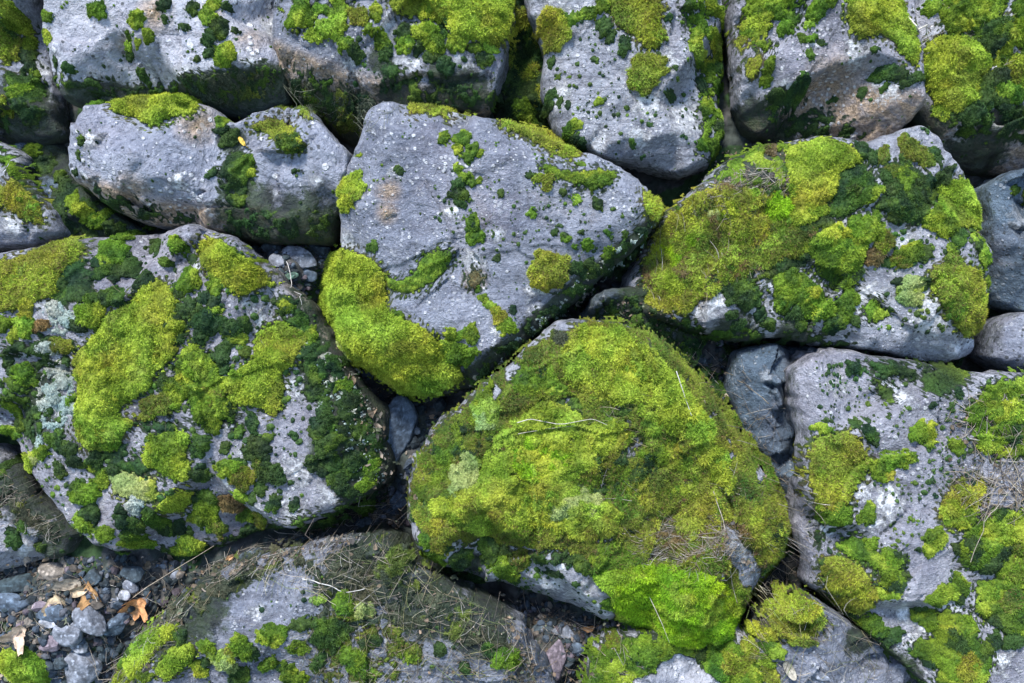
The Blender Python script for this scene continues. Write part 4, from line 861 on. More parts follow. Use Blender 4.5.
def build_soil():
    gx = np.r_[-30, -12, -5, -2.5, np.linspace(-1.4, 1.4, 700), 2.5, 5, 12, 30]
    gy = np.r_[-1.62, -1.4, -1.15, np.linspace(-.95, .95, 480), 1.3, 1.9, 2.6]
    X, Y = np.meshgrid(gx, gy); Z = soil_h(X, Y)
    far = (np.abs(X) > 2) | (np.abs(Y) > 1.2)
    r = np.random.default_rng(2)
    V = np.stack([X.ravel(), Y.ravel(), Z.ravel()], 1)
    nx, ny = len(gx), len(gy); i = np.arange(nx * ny).reshape(ny, nx)
    F4 = np.stack([i[:-1, :-1], i[:-1, 1:], i[1:, 1:], i[1:, :-1]], 2).reshape(-1, 4)
    f = fbm(X * 12, Y * 12, 79, 4).ravel()[:, None]; g = fbm(X * 5, Y * 5, 80, 3).ravel()[:, None]
    C = np.where(f > .05, np.array([.028, .034, .03]), np.array([.05, .05, .048])) * (1 + .4 * f)
    C = np.where(g > .25, np.array([.022, .045, .016]), C)
    o = mesh_obj('soil', V, np.zeros((0, 3)), F4, SOILM, cols=np.clip(C, .006, 1))
    place(o, 0, 0, 0); o['kind'] = 'structure'
build_soil()
# level ground at the foot, to the horizon, and the level top of the bank
def flat(name, pts, z, col):
    n = 60
    (x0, y0), (x1, y1) = pts
    X, Y = np.meshgrid(np.linspace(x0, x1, n), np.linspace(y0, y1, n))
    V = np.stack([X.ravel(), Y.ravel(), np.full(X.size, z)], 1); i = np.arange(n * n).reshape(n, n)
    F4 = np.stack([i[:-1, :-1], i[:-1, 1:], i[1:, 1:], i[1:, :-1]], 2).reshape(-1, 4)
    o = mesh_obj(name, V, np.zeros((0, 3)), F4, SOILM, cols=np.tile(col, (len(V), 1)))
    o['kind'] = 'structure'
flat('ground', [(-600, -1200), (600, -.75)], .02, (.05, .065, .03))
flat('upper_ground', [(-600, 1.35), (600, 600)], 3.35, (.05, .07, .03))

# ================================================================== LOOSE STONES, LEAVES, STICKS
def stone_mesh(name, seed, nlat=34, nlon=48, sharp=11):
    r = np.random.default_rng(seed)
    th = np.linspace(0, math.pi, nlat)[1:-1]; ph = np.arange(nlon) / nlon * 2 * math.pi
    T, Pp = np.meshgrid(th, ph, indexing='ij')
    d = np.stack([np.sin(T) * np.cos(Pp), np.sin(T) * np.sin(Pp), np.cos(T)], -1).reshape(-1, 3)
    d = np.vstack([d, [0, 0, 1], [0, 0, -1]])
    pn = r.normal(0, 1, (sharp, 3)); pn /= np.linalg.norm(pn, axis=1)[:, None]; pd = r.uniform(.62, 1.0, sharp)
    dot = d @ pn.T
    rad = np.where(dot > .05, pd / np.maximum(dot, .05), 9).min(1)
    rad = np.minimum(rad, 1.15)
    rad = rad * (1 + .035 * perlin(d[:, 0] * 4 + d[:, 2] * 3 + seed, d[:, 1] * 4 - d[:, 2] * 2, seed) + .02 * perlin(d[:, 0] * 11 + d[:, 2] * 9, d[:, 1] * 11 + seed, seed))
    V = d * rad[:, None]
    n1 = nlat - 2; i = np.arange(nlon); j = (i + 1) % nlon; q = []
    for a in range(n1 - 1): q.append(np.stack([a * nlon + i, (a + 1) * nlon + i, (a + 1) * nlon + j, a * nlon + j], 1))
    F3 = np.vstack([np.stack([np.full(nlon, n1 * nlon), i, j], 1), np.stack([np.full(nlon, n1 * nlon + 1), (n1 - 1) * nlon + j, (n1 - 1) * nlon + i], 1)])
    return V, F3, np.vstack(q)
def srgb(c): return c
STM = {
 'lg': attr_material('loose_stone_light', .8, 45.0), 
}
SCOL = {'light': (.19, .205, .24), 'blue': (.085, .115, .155), 'dark': (.055, .075, .09), 'pink': (.17, .14, .165), 'tan': (.22, .19, .16), 'white': (.30, .31, .34), 'green': (.10, .17, .13), 'deep': (.04, .06, .07)}
def loose_stone(u, v, rx, ry, rot, col, label=None, lift=.3, seed=0, group=None, top=None):
    V, F3, F4 = stone_mesh('stone', seed + 300, sharp=9 + seed % 6)
    x, y = loc(u, v, -.02)
    h = float(soil_h(np.array([x]), np.array([y]))[0]) if top is None else top
    s = (D - h) / D
    x, y = loc(u, v, h)
    rz = min(rx, ry) * .75
    V = V * np.array([rx, ry, rz]) / K * s
    a = math.radians(rot); c, sn = math.cos(a), math.sin(a)
    V = np.stack([V[:, 0] * c - V[:, 1] * sn, V[:, 0] * sn + V[:, 1] * c, V[:, 2]], 1)
    base = np.array(SCOL[col]) * .62
    n = fbm(V[:, 0] * 60 + seed, V[:, 1] * 60 + V[:, 2] * 40, seed, 3)[:, None]
    C = np.clip(base * (1 + .55 * n), .01, .7)
    C = np.where(perlin(V[:, 0] * 150 + seed, V[:, 1] * 150, seed + 1)[:, None] > .42, np.clip(base * 1.9, 0, .55), C)
    o = mesh_obj('stone', V, F3, F4, GRAVM, cols=C)
    place(o, float(x), float(y), h + rz / K * lift)
    tag(o, label or 'small %s stone lying among the loose debris between the boulders' % col, 'stone', group)
    return o
S = [
 (90,621,17,13,-30,'light','pale wedge shaped stone on the gravel at lower left beside the brown leaf'),
 (116,624,15,11,25,'blue','blue grey angular stone just right of the pale wedge shaped stone'),
 (70,631,14,13,10,'light','speckled blue grey stone just left of and below the pale wedge'),
 (52,643,12,9,0,'pink','dull pinkish stone behind the round moss cushion at lower left'),
 (79,644,10,12,40,'white','whitish fragment between the speckled stones at lower left'),
 (83,667,18,17,15,'light','large speckled stone at the bottom edge beside the round moss cushion'),
 (54,613,16,9,5,'blue','flat dark blue stone in the upper part of the gravel pocket'),
 (58,572,17,9,-12,'tan','rounded brown grey stone under the lip of the large left boulder'),
 (92,577,10,8,20,'dark','dark stone in the back of the gravel pocket'),
 (114,599,5,4,10,'light','tiny pale pebble, left one of two beside the brown leaf'),
 (124,595,6,5,-20,'white','tiny whitish pebble just left of the brown leaf tip'),
 (107,591,5,7,10,'blue','small upright blue pebble in the gravel pocket'),
 (109,610,6,5,0,'pink','small mauve pebble above the blue grey angular stone'),
 (174,577,9,5,35,'light','pale lavender stone chip under the moss tufts of the large left boulder'),
 (134,573,12,9,15,'dark','dark slate stone below the moss tufts of the large left boulder'),
 (12,604,22,10,-8,'blue','long blue stone with a pale lower edge at the far left edge'),
 (18,585,22,13,5,'deep','dark mossy stone above the long blue stone at the left edge'),
 (49,624,9,4,-15,'white','white sliver of stone above the dull pinkish stone'),
 (42,606,9,5,10,'pink','pink tinged chip of stone near the curled tan leaves'),
 (61,662,9,8,0,'dark','dark stone between the moss cushion and the large speckled stone'),
 (60,679,9,6,0,'blue','small blue stone at the bottom edge beside the moss cushion'),
 (104,655,10,7,50,'dark','dark narrow stone beside the low sloping boulder'),
 (131,586,8,7,0,'light','greyish fibrous stone above the brown leaf'),
 (555,663,13,24,-12,'pink','smooth mauve cobble standing on end at the bottom centre'),
 (565,634,9,8,20,'light','grey chip above the smooth mauve cobble'),
 (576,650,8,7,0,'blue','blue chip right of the smooth mauve cobble'),
 (397,432,19,32,-8,'blue','long slate blue stone standing in the cleft left of the central mound'),
 (376,418,11,24,15,'blue','narrow blue stone left of the long slate blue stone in the cleft'),
 (408,398,10,12,0,'dark','dark stone above the long slate blue stone in the cleft'),
 (415,462,9,13,-30,'light','pale tipped stone at the foot of the long slate blue stone'),
 (300,258,17,9,-28,'light','tilted pale slate in the gap under the double humped boulder'),
 (280,262,10,7,-25,'light','small pale stone left of the tilted slate in the gap'),
 (274,248,11,6,0,'dark','dark stone above the tilted slate, under the double humped boulder'),
 (243,245,7,6,10,'green','greenish pebble at the left end of the gap under the double humped boulder'),
 (255,250,7,5,0,'dark','dark pebble beside the greenish pebble in the gap'),
 (321,253,11,8,0,'dark','dark rounded stone at the right end of the gap by the grey slab'),
 (264,265,9,6,-20,'blue','blue pebble below the small pale stone in the gap'),
 (308,274,9,7,-30,'blue','blue stone below the tilted slate in the gap'),
 (256,256,5,4,0,'pink','tiny mauve pebble in the gap'),
 (271,268,5,4,0,'green','tiny green pebble near the left boulder moss in the gap'),
 (290,275,8,5,0,'green','flat greenish pebble below the tilted slate'),
 (318,262,4,3,0,'white','tiny white pebble at the right end of the gap'),
 (296,288,7,5,0,'dark','dark pebble at the lower end of the gap under the double humped boulder'),
 (699,360,10,8,0,'dark','dark round stone under the front edge of the right hand slab'),
 (760,372,13,10,20,'blue','blue faced stone under the front edge of the right hand slab'),
 (716,388,13,9,-30,'dark','dark stone in the cleft right of the central mound'),
 (745,412,11,9,0,'deep','blackish stone low in the cleft right of the central mound'),
 (1010,395,9,5,0,'light','pale chip at the right edge above the mossy litter'),
 (815,672,15,6,-20,'light','pale flat stone at the bottom edge on the blue grey boulder'),
]
for k, (u, v, rx, ry, rot, col, lab) in enumerate(S):
    top = None
    if k == 48: top = float(ROCKS['r19'].h(*[np.atleast_1d(q) for q in loc(815, 672, .04)])[0])
    if k == 47: top = float(ROCKS['r15'].h(*[np.atleast_1d(q) for q in loc(1010, 395, .1)])[0])
    loose_stone(u, v, rx, ry, rot, col, lab, seed=k, top=top)

def gravel(name, n, poly, rmin, rmax, seed):
    r = np.random.default_rng(seed); base = []
    for s in range(5):
        base.append(stone_mesh('g', 900 + s, 7, 8, 7))
    x, y = loc(*np.array(poly, float).T, -.03); P = np.stack([x, y], 1)
    q = r.uniform(P.min(0), P.max(0), (n * 3, 2)); q = q[sd_poly(q[:, 0], q[:, 1], P) > 0][:n]
    Vs = []; F3s = []; F4s = []; Cs = []; off = 0
    hz = soil_h(q[:, 0], q[:, 1])
    cols = np.array([SCOL[c] for c in ('light', 'blue', 'dark', 'dark', 'deep', 'deep', 'blue', 'dark', 'pink', 'deep', 'tan', 'blue')])
    for k in range(len(q)):
        V, F3, F4 = base[k % 5]
        s = (rmin + (rmax - rmin) * r.random() ** 2.5) / K
        M = np.linalg.qr(r.normal(0, 1, (3, 3)))[0]
        v = (V * np.array([1, .8, .6]) * s) @ M + np.array([q[k, 0], q[k, 1], hz[k] + s * .3])
        Vs.append(v); F3s.append(F3 + off); F4s.append(F4 + off); off += len(V)
        Cs.append(np.tile(cols[r.integers(len(cols))] * r.uniform(.2, .6), (len(V), 1)))
    o = mesh_obj(name, np.vstack(Vs), np.vstack(F3s), np.vstack(F4s), GRAVM, cols=np.vstack(Cs), smooth=False)
    place(o, 0, 0, 0); o['kind'] = 'stuff'
    tag(o, None, 'gravel')
    return o
g = gravel('gravel', 1150, [(-30,570),(40,555),(120,555),(200,570),(215,590),(150,640),(110,700),(-30,700)], 1.5, 6.5, 1); g['label'] = 'fine blue grey gravel filling the pocket at the lower left'
g = gravel('gravel', 330, [(225,235),(335,238),(340,262),(318,290),(300,300),(270,278),(240,255)], 1.5, 5.5, 2); g['label'] = 'fine gravel in the gap under the double humped boulder'
g = gravel('gravel', 420, [(520,600),(620,615),(620,700),(530,700)], 1.5, 6, 3); g['label'] = 'fine gravel around the smooth mauve cobble at the bottom'
g = gravel('gravel', 500, [(580,280),(700,300),(800,350),(830,500),(780,520),(700,400),(600,340)], 2, 8, 4); g['label'] = 'dark rubble in the cleft right of the central mound'
g = gravel('gravel', 420, [(310,300),(440,380),(440,520),(380,540),(330,480)], 2, 8, 5); g['label'] = 'dark rubble in the cleft left of the central mound'

litter_later = 1
for k, (u, v, rx, ry, rot, col, lab) in enumerate([
 (775,395,12,20,10,'blue','blue splinter of stone low in the cleft against the tall right boulder'),
 (735,372,9,7,-15,'deep','small black stone under the right hand slab above the cleft'),
 (690,338,16,8,-25,'dark','flat dark stone under the lower left corner of the right hand slab'),
 (625,292,16,8,-35,'dark','dark stone at the top of the cleft between the grey slab and central mound'),
 (250,556,13,6,25,'dark','dark flat stone in the seam under the large left boulder'),
 (305,541,12,6,18,'deep','black stone in the seam below the right flank of the left boulder'),
 (360,525,12,7,15,'dark','dark stone near the right end of the seam under the left boulder'),
 (400,500,9,10,0,'blue','blue stone at the left foot of the central mound'),
 (540,628,9,7,10,'dark','dark chip left of the rust brown leaf scraps'),
 (790,575,8,6,0,'tan','dull tan chip in the dark pocket right of the central mound')]):
    loose_stone(u, v, rx, ry, rot, col, lab, seed=80 + k)
# surface height under anything: highest of soil and boulders
def top_h(x, y):
    z = soil_h(x, y)
    for R in ROCKS.values():
        lo, hi = R.P.min(0), R.P.max(0)
        k = np.flatnonzero((x > lo[0]) & (x < hi[0]) & (y > lo[1]) & (y < hi[1]))
        if len(k): k = k[sd_poly(x[k], y[k], R.P[::3]) > .001]
        if len(k):
            z = z.copy(); z[k] = np.maximum(z[k], R.h(x[k], y[k]))
    return z
def px_top(u, v):
    u = np.atleast_1d(np.asarray(u, float)); v = np.atleast_1d(np.asarray(v, float))
    h = np.full(u.shape, .05)
    for _ in range(3):
        x, y = loc(u, v, h); h = top_h(x, y)
    x, y = loc(u, v, h)
    return x, y, h

def leaf(u, v, size, rot, col, label, curl=1.0, seed=0, tilt=.3, lobes=5):
    r = np.random.default_rng(seed); x, y, h = px_top(u, v)
    nr, na = 7, 44
    a = np.arange(na) / na * 2 * math.pi
    rad = .50 + .42 * np.abs(np.cos(a * lobes / 2)) ** 1.6 + .06 * np.cos(a * 13 + seed)
    if lobes == 2: rad = .95 / np.sqrt((np.cos(a)) ** 2 + (np.sin(a) / .42) ** 2)
    rr = np.linspace(0, 1, nr)[1:, None]
    s = size / K / 1.6
    X = rr * rad * np.cos(a) * s; Y = rr * rad * np.sin(a) * s
    Z = curl * (.9 * Y ** 2 / s + .35 * np.abs(X) ** 2 / s * np.cos(a * 2 + seed)) + s * .10 * perlin(X / s * 2.2 + seed, Y / s * 2.2, seed) - s * .05 * np.abs(np.sin(a * lobes / 2)) * rr
    V = np.vstack([np.stack([X.ravel(), Y.ravel(), Z.ravel()], 1), [[0, 0, 0]]])
    n = (nr - 1) * na; i = np.arange(na); j = (i + 1) % na
    F4 = np.vstack([np.stack([k * na + i, (k + 1) * na + i, (k + 1) * na + j, k * na + j], 1) for k in range(nr - 2)])
    F3 = np.stack([np.full(na, n), i, j], 1)
    nv = len(V); V = np.vstack([V, V - [0, 0, .0006]])
    F4 = np.vstack([F4, F4[:, ::-1] + nv, np.stack([(nr - 2) * na + i, (nr - 2) * na + i + nv, (nr - 2) * na + j + nv, (nr - 2) * na + j], 1)[:, ::-1]])
    F3 = np.vstack([F3, F3[:, ::-1] + nv])
    C = np.array(col) * (1 + .4 * perlin(V[:, 0] / s * 3 + seed, V[:, 1] / s * 3, seed)[:, None])
    V = V @ np.array(Matrix.Rotation(math.radians(rot), 3, 'Z')).T
    V = V @ np.array(Matrix.Rotation(tilt, 3, 'X')).T
    o = mesh_obj('leaf', V, F3, F4, LEAFM, cols=np.clip(C, .01, .8))
    place(o, float(x[0]), float(y[0]), float(h[0]) + .008 + s * .15)
    tag(o, label, 'leaf')
    # stalk
    t = tube(np.array([[0, 0, 0], [s * .7, 0, .002], [s * 1.5, s * .2, -.002]]), .0007, .0005, 5)
    t = (t[0] @ np.array(Matrix.Rotation(math.radians(rot), 3, 'Z')).T @ np.array(Matrix.Rotation(tilt, 3, 'X')).T, t[1])
    mesh_obj('leaf_stalk', t[0], np.zeros((0, 3)), t[1], LEAFM, parent=o, cols=np.tile(np.array(col) * .6, (len(t[0]), 1)))
    return o
def tube(P, r0, r1, sides=4):
    P = np.asarray(P, float); n = len(P)
    T = np.gradient(P, axis=0); T /= np.linalg.norm(T, axis=1)[:, None] + 1e-12
    A = np.cross(T, [0.13, .21, .97]); A /= np.linalg.norm(A, axis=1)[:, None] + 1e-12; B = np.cross(T, A)
    a = np.arange(sides) / sides * 2 * math.pi; rad = np.linspace(r0, r1, n)[:, None, None]
    V = P[:, None, :] + rad * (np.cos(a)[None, :, None] * A[:, None, :] + np.sin(a)[None, :, None] * B[:, None, :])
    i = np.arange(sides); j = (i + 1) % sides
    F = np.vstack([np.stack([k * sides + i, k * sides + j, (k + 1) * sides + j, (k + 1) * sides + i], 1) for k in range(n - 1)])
    return V.reshape(-1, 3), F
leaf(138,605,27,40,(.42,.20,.085),'curled orange brown dead leaf on the gravel pocket at lower left',1.2,1,.5)
leaf(94,592,22,110,(.34,.19,.08),'small ochre dead leaf in the gravel pocket, topmost of the curled ones',1.6,2,.3,3)
leaf(80,590,20,20,(.26,.20,.13),'curled dull brown leaf left of the small ochre leaf',1.8,3,.2,2)
leaf(62,600,24,-40,(.32,.25,.16),'folded tan leaf left in the gravel pocket',1.4,4,.3,3)
leaf(19,635,26,60,(.42,.31,.23),'pale tan dead leaf above the round moss cushion',1.3,5,.3,3)
leaf(44,604,15,0,(.46,.38,.36),'small pale pinkish leaf scrap in the gravel pocket',1.2,6,.2,2)
leaf(70,583,26,10,(.20,.17,.13),'broad grey brown leaf at the back of the gravel pocket',1.0,7,.4,2)
leaf(230,557,10,30,(.38,.22,.11),'tiny tan leaf scrap under the edge of the large left boulder',1.2,8,.2,2)
leaf(587,628,13,10,(.40,.20,.08),'tiny rust brown leaf scrap under the white lip of the central mound',1.2,9,.2,2)
leaf(610,634,16,-20,(.36,.20,.08),'rust brown leaf under the central mound, right of the tiny scrap',1.0,10,.2,2)
leaf(243,142,9,-55,(.50,.34,.06),'small yellow orange leaf sliver on the long double humped boulder',1.0,11,.1,2)
leaf(788,668,18,-60,(.22,.20,.16),'pale dry leaf blade at the bottom edge right of centre',1.0,13,.1,2)
leaf(790,510,14,-70,(.30,.20,.15),'brown leaf scrap caught beside the blue side of the tall boulder',1.0,15,.1,2)

def litter(name, label, spots, n, lmin, lmax, rad, cols, seed, ang=None, spread=1.4, lift=.008):
    r = np.random.default_rng(seed); Vs = []; Fs = []; Cs = []; off = 0
    us = []; vs = []
    P = np.array(spots, float)
    u0 = r.uniform(P[:, 0].min(), P[:, 0].max(), n * 4); v0 = r.uniform(P[:, 1].min(), P[:, 1].max(), n * 4)
    k = sd_poly(u0, v0, P) > 0; u0 = u0[k][:n]; v0 = v0[k][:n]; n = len(u0)
    a = (r.normal(ang, spread, n) if ang is not None else r.uniform(0, math.pi, n)); l = r.uniform(lmin, lmax, n) * r.uniform(.4, 1, n)
    m = 7; t = np.linspace(-.5, .5, m)[None, :]
    bend = r.normal(0, .22, n)[:, None]
    U = u0[:, None] + (np.cos(a)[:, None] * t - np.sin(a)[:, None] * bend * (t * t - .1)) * l[:, None]
    W = v0[:, None] - (np.sin(a)[:, None] * t + np.cos(a)[:, None] * bend * (t * t - .1)) * l[:, None]
    x, y, h = px_top(U.ravel(), W.ravel())
    x = x.reshape(n, m); y = y.reshape(n, m); h = h.reshape(n, m)
    # stems are stiff: a straight chord resting on the high spots
    lin = np.linspace(0, 1, m)[None, :]
    z = h[:, :1] * (1 - lin) + h[:, -1:] * lin
    z = z + np.maximum((h - z).max(1), 0)[:, None] * .8 * (1 - (2 * lin - 1) ** 2 * .6)
    z = z + r.uniform(.002, lift, n)[:, None] + .005 * perlin(lin * 4 + r.uniform(0, 99, n)[:, None], lin + 0 * x, 5)
    rr = rad * r.uniform(.5, 1.3, n)
    for k in range(n):
        V, F = tube(np.stack([x[k], y[k], z[k]], 1), rr[k], rr[k] * .45, 3)
        Vs.append(V); Fs.append(F + off); off += len(V)
        Cs.append(np.tile(np.array(cols[r.integers(len(cols))]) * r.uniform(.6, 1.15), (len(V), 1)))
    V = np.vstack(Vs)
    o = mesh_obj(name, V, np.zeros((0, 3)), np.vstack(Fs), STRAW, cols=np.vstack(Cs))
    place(o, 0, 0, 0); tag(o, label, 'litter', None, 'stuff')
    return o
DRY = [(.30, .26, .20), (.20, .17, .14), (.38, .35, .31), (.12, .10, .085), (.25, .20, .13)]
GRN = [(.16, .20, .06), (.28, .25, .12), (.10, .12, .05), (.32, .29, .2)]
litter('dry_litter', 'dead needles strewn on the low sloping boulder along the bottom', [(230,575),(390,535),(440,580),(540,640),(540,690),(300,690),(300,640),(340,600)], 560, 14, 60, .0006, DRY + GRN, 1)
litter('dry_litter', 'dead needles along the left rim of the low sloping boulder', [(110,690),(150,625),(200,580),(300,545),(380,540),(330,560),(240,580),(180,620),(140,690)], 190, 14, 60, .0006, DRY, 2, ang=.75, spread=.35)
litter('dry_litter', 'nest of dry grey stalks on the lower right of the central mound', [(640,545),(665,515),(700,512),(735,530),(740,556),(700,566),(660,562)], 520, 16, 48, .0006, DRY, 3, ang=.2, spread=.6)
litter('dry_litter', 'thin dry stalks scattered over the right side of the central mound', [(560,400),(640,360),(700,420),(770,500),(750,590),(700,600),(600,540),(560,470)], 300, 14, 50, .0005, DRY + GRN, 4)
litter('dry_litter', 'dead stalks and bark strips on the upper left of the right hand slab', [(692,212),(716,182),(752,164),(785,168),(785,215),(740,225)], 340, 10, 36, .0006, DRY, 5, ang=.5, spread=.6)
litter('dry_litter', 'limp straw hanging through the olive moss of the right hand slab', [(645,240),(690,200),(760,200),(760,270),(700,300),(650,300)], 420, 14, 45, .0006, DRY + GRN, 6, ang=1.57, spread=.4)
litter('dry_litter', 'tangle of dry stalks among moss at the right edge on the tall boulder', [(945,410),(990,385),(1060,380),(1060,520),(980,520),(940,490),(980,440)], 330, 18, 60, .0009, DRY, 7)
litter('dry_litter', 'dead needles on the dark boulder at the lower left edge', [(-30,450),(20,475),(75,530),(70,550),(20,530),(-30,520)], 130, 10, 34, .0005, DRY, 8)
litter('dry_litter', 'stalks and roots tangled over the gravel pocket at lower left', [(-30,570),(40,560),(190,560),(200,590),(120,690),(-30,690)], 190, 10, 50, .0006, DRY, 9)
litter('dry_litter', 'dry stalks around the smooth mauve cobble at the bottom', [(500,590),(600,620),(640,640),(640,690),(510,690)], 130, 12, 50, .0006, DRY, 10)
litter('dry_litter', 'dry stalks over the mossy shoulder of the blue grey boulder bottom right', [(745,590),(800,560),(840,600),(870,640),(900,690),(750,690)], 140, 14, 60, .0006, DRY + GRN, 11)
litter('dry_litter', 'hair thin roots across the dark underside of the top boulder', [(285,85),(370,100),(400,110),(360,135),(300,115)], 90, 10, 36, .0005, [(.10,.12,.08),(.16,.17,.12)], 12)
litter('dry_litter', 'dry stalks in the mossy hollow of the top right corner boulder', [(905,20),(960,0),(1040,30),(1030,60),(960,80),(920,40)], 60, 16, 60, .0006, DRY, 13)
litter('dry_litter', 'fine stalks in the moss of the large left boulder', [(60,300),(150,240),(310,310),(310,400),(100,440)], 70, 10, 32, .0004, DRY + GRN, 14)

def crumbs(label, poly, n, smin, smax, cols, seed):
    r = np.random.default_rng(seed); P = np.array(poly, float)
    u = r.uniform(P[:, 0].min(), P[:, 0].max(), n * 3); v = r.uniform(P[:, 1].min(), P[:, 1].max(), n * 3)
    k = sd_poly(u, v, P) > 0; u = u[k][:n]; v = v[k][:n]; n = len(u)
    x, y, h = px_top(u, v)
    nn = np.array([0, 0, 1]) + r.normal(0, .45, (n, 3)); nn /= np.linalg.norm(nn, axis=1)[:, None]
    t1 = np.cross(nn, r.normal(0, 1, (n, 3))); t1 /= np.linalg.norm(t1, axis=1)[:, None]; t2 = np.cross(nn, t1)
    s = (smin + (smax - smin) * r.random(n) ** 2) / K; s = s[:, None]; e = r.uniform(.3, .9, (n, 1))
    c0 = np.stack([x, y, h + .002 + .004 * r.random(n)], 1)
    m = 6; vs = []
    for q in range(m):
        an = q / m * 2 * math.pi; rad = r.uniform(.6, 1.15, (n, 1))
        vs.append(c0 + s * rad * (math.cos(an) * t1 + e * math.sin(an) * t2) + nn * s * r.uniform(-.15, .35, (n, 1)))
    vs.append(c0)
    V = np.stack(vs, 1).reshape(-1, 3); b0 = (np.arange(n) * (m + 1))[:, None]; i = np.arange(m); j = (i + 1) % m
    F3 = np.stack([b0 + i, b0 + j, b0 + m + 0 * i], 2).reshape(-1, 3)
    C = np.repeat(np.array(cols)[r.integers(len(cols), size=n)] * r.uniform(.5, 1.2, (n, 1)), m + 1, 0)
    o = mesh_obj('leaf_litter', V, F3, np.zeros((0, 4)), LEAFM, cols=C, smooth=False)
    place(o, 0, 0, 0); tag(o, label, 'litter', None, 'stuff')
BR = [(.12,.09,.06), (.17,.12,.08), (.08,.06,.04), (.05,.045,.04), (.20,.165,.13), (.05,.05,.045), (.09,.10,.06)]
crumbs('broken leaf crumbs and dirt over the gravel pocket at lower left', [(-30,560),(190,552),(215,580),(130,690),(-30,700)], 800, 1.2, 6, BR, 1)
crumbs('dark leaf crumbs in the seam below the large left boulder', [(190,575),(260,545),(330,520),(400,490),(410,525),(300,555),(220,580)], 500, 1, 5, BR, 2)
crumbs('leaf crumbs and dirt on the low sloping boulder along the bottom', [(290,570),(390,532),(440,580),(540,640),(545,690),(300,690),(330,610)], 260, .8, 3.5, BR, 3)
crumbs('leaf crumbs around the smooth mauve cobble at the bottom', [(500,590),(620,625),(630,690),(520,690)], 500, 1, 5, BR, 4)
crumbs('bark and leaf crumbs in the dry stalks on the upper left of the right hand slab', [(670,215),(725,150),(790,140),(800,200),(770,262),(700,300),(645,290)], 600, .8, 3.6, BR, 5)
crumbs('brown leaf crumbs on the right side of the central mound', [(640,500),(700,470),(760,520),(780,580),(700,570),(640,560)], 700, .8, 3.2, BR, 6)
crumbs('leaf crumbs in the cleft right of the central mound', [(590,300),(650,300),(735,355),(735,400),(780,470),(770,490),(690,390)], 260, 1, 3.5, BR, 7)
crumbs('leaf crumbs in the cleft left of the central mound', [(330,330),(440,390),(430,480),(400,530),(370,490)], 400, 1, 5, BR, 8)
crumbs('leaf crumbs in the right edge tangle on the tall boulder', [(945,410),(1040,380),(1050,540),(950,510)], 350, .8, 3.4, BR, 9)
def stick(pts, rad, col, label, lift=.006):
    P = np.array(pts, float); t = np.linspace(0, 1, len(P)); tt = np.linspace(0, 1, 16)
    u = np.interp(tt, t, P[:, 0]); v = np.interp(tt, t, P[:, 1])
    x, y, h = px_top(u, v)
    z = np.maximum(h, np.interp(tt, [0, 1], [h[0], h[-1]]))
    z = np.convolve(np.r_[z[0], z[0], z, z[-1], z[-1]], np.ones(5) / 5, 'valid') + lift
    Q = np.stack([x, y, z], 1); c = Q.mean(0)
    V, F = tube(Q - c, rad, rad * .5, 6)
    o = mesh_obj('twig', V, np.zeros((0, 3)), F, STRAW, cols=np.tile(col, (len(V), 1)))
    place(o, *[float(q) for q in c]); tag(o, label, 'twig')
stick([(517,422),(530,418),(560,424),(592,418),(606,424)], .0009, (.34,.32,.26), 'pale thin twig lying across the middle of the central mound', .02)
stick([(518,433),(545,428),(575,425)], .0007, (.28,.26,.2), 'thin grey twig just below the pale twig on the central mound', .02)
stick([(675,371),(682,392),(690,415)], .0011, (.36,.35,.33), 'grey twig running down the upper right of the central mound', .018)
stick([(712,490),(722,520),(726,560),(735,600)], .0009, (.30,.26,.20), 'long thin stalk running down beside the pale bare streak on the central mound', .014)
stick([(130,600),(150,585),(190,560),(215,545)], .0009, (.30,.25,.19), 'long stalk arching from the brown leaf along the low boulder', .008)
stick([(303,578),(330,585),(345,592),(365,588)], .0011, (.45,.43,.40), 'whitish twig on the middle of the low sloping boulder', .006)
stick([(648,594),(660,620),(668,640)], .0008, (.5,.46,.36), 'short straw hanging on the lower moss lobe of the central mound', .02)
stick([(905,18),(915,28),(926,38)], .0022, (.5,.47,.40), 'stubby bleached twig between the two top right boulders', .012)
stick([(980,520),(1005,490),(1020,470)], .0008, (.24,.21,.17), 'dull stick at the right edge in the tangle on the tall boulder', .02)
stick([(966,560),(990,480),(1016,430)], .0007, (.22,.19,.15), 'long thin stick crossing the right edge tangle on the tall boulder', .022)
stick([(774,592),(790,586),(812,590)], .0014, (.45,.42,.38), 'curved pale twig at the top of the mossy shoulder bottom right', .010)
stick([(288,262),(298,285),(303,305)], .0009, (.36,.34,.32), 'thin twig standing in the gap left of the green moss lobe', .012)

litter('dry_litter', 'dead stems and roots caught in the seam below the large left boulder', [(200,570),(250,545),(330,520),(400,490),(410,520),(330,545),(240,565)], 170, 14, 60, .0006, DRY, 15, ang=.3, spread=.5)
litter('dry_litter', 'dead stems in the cleft right of the central mound', [(690,350),(740,360),(810,500),(800,590),(770,590),(770,480)], 110, 14, 50, .0006, DRY, 16)
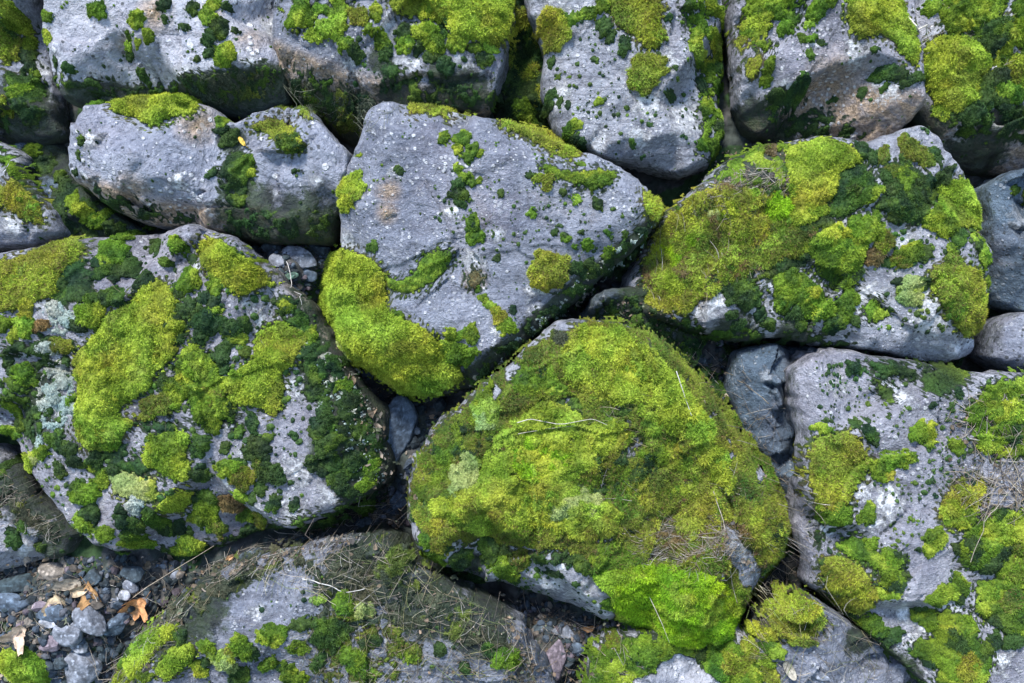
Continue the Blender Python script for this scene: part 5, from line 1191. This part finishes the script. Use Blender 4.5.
# round moss cushion growing on the gravel
class Soil: pass
GS = Soil(); gx0, gy0 = loc(25, 668, .0); GS.c = (float(gx0), float(gy0)); GS.h = lambda x, y, dd=None: soil_h(x, y)
holder = None
def gsdf(X, Y):
    return .056 * (1 - np.hypot(X - GS.c[0], (Y - GS.c[1]) * 1.05) / .056) + .004 * fbm(X * 40, Y * 40, 5, 3)
o = moss_field(GS, 0, 0, (GS.c[0] - .07, GS.c[0] + .07), (GS.c[1] - .07, GS.c[1] + .07), gsdf, .032, 'B', 4242, None, 'moss_cushion', 1.2, 1.0, .2, None, 1.3)
place(o, GS.c[0], GS.c[1], 0); tag(o, 'round bright green moss cushion on the gravel in the bottom left corner', 'moss')

# ================================================================== LIGHT, SKY, CAMERA
w = bpy.data.worlds.new('World'); scene.world = w; w.use_nodes = True
nt = w.node_tree; sky = nt.nodes.new('ShaderNodeTexSky'); sky.sky_type = 'NISHITA'; sky.sun_disc = False
ELEV, AZ = math.radians(70), math.radians(222)   # azimuth clockwise from +Y (behind the camera, slightly left)
sky.sun_elevation = ELEV; sky.sun_rotation = AZ; sky.air_density = 1.0; sky.dust_density = .6; sky.ozone_density = 2.0
bg = nt.nodes['Background']; bg.inputs[1].default_value = .08; nt.links.new(sky.outputs[0], bg.inputs[0])
ld = bpy.data.lights.new('sun', 'SUN'); ld.energy = 1.5; ld.angle = math.radians(11); ld.color = (1, .97, .92)
lo = bpy.data.objects.new('sun', ld); COL.objects.link(lo)
sd = Vector((math.sin(AZ) * math.cos(ELEV), math.cos(AZ) * math.cos(ELEV), math.sin(ELEV)))
lo.rotation_euler = (-sd).to_track_quat('-Z', 'Y').to_euler(); lo.location = (0, -3, 6)

cam = bpy.data.cameras.new('camera'); co = bpy.data.objects.new('camera', cam); COL.objects.link(co)
n = ROT.to_3x3() @ Vector((0, 0, 1))
co.location = O + n * D; co.rotation_euler = (BETA, 0, 0)
cam.sensor_width = 36; cam.lens = 36 * D / (1024 / K); cam.clip_end = 3000; cam.clip_start = .02
scene.camera = co
scene.view_settings.view_transform = 'Standard'; scene.view_settings.look = 'None'; scene.view_settings.gamma = 1
scene.view_settings.exposure = 2.62
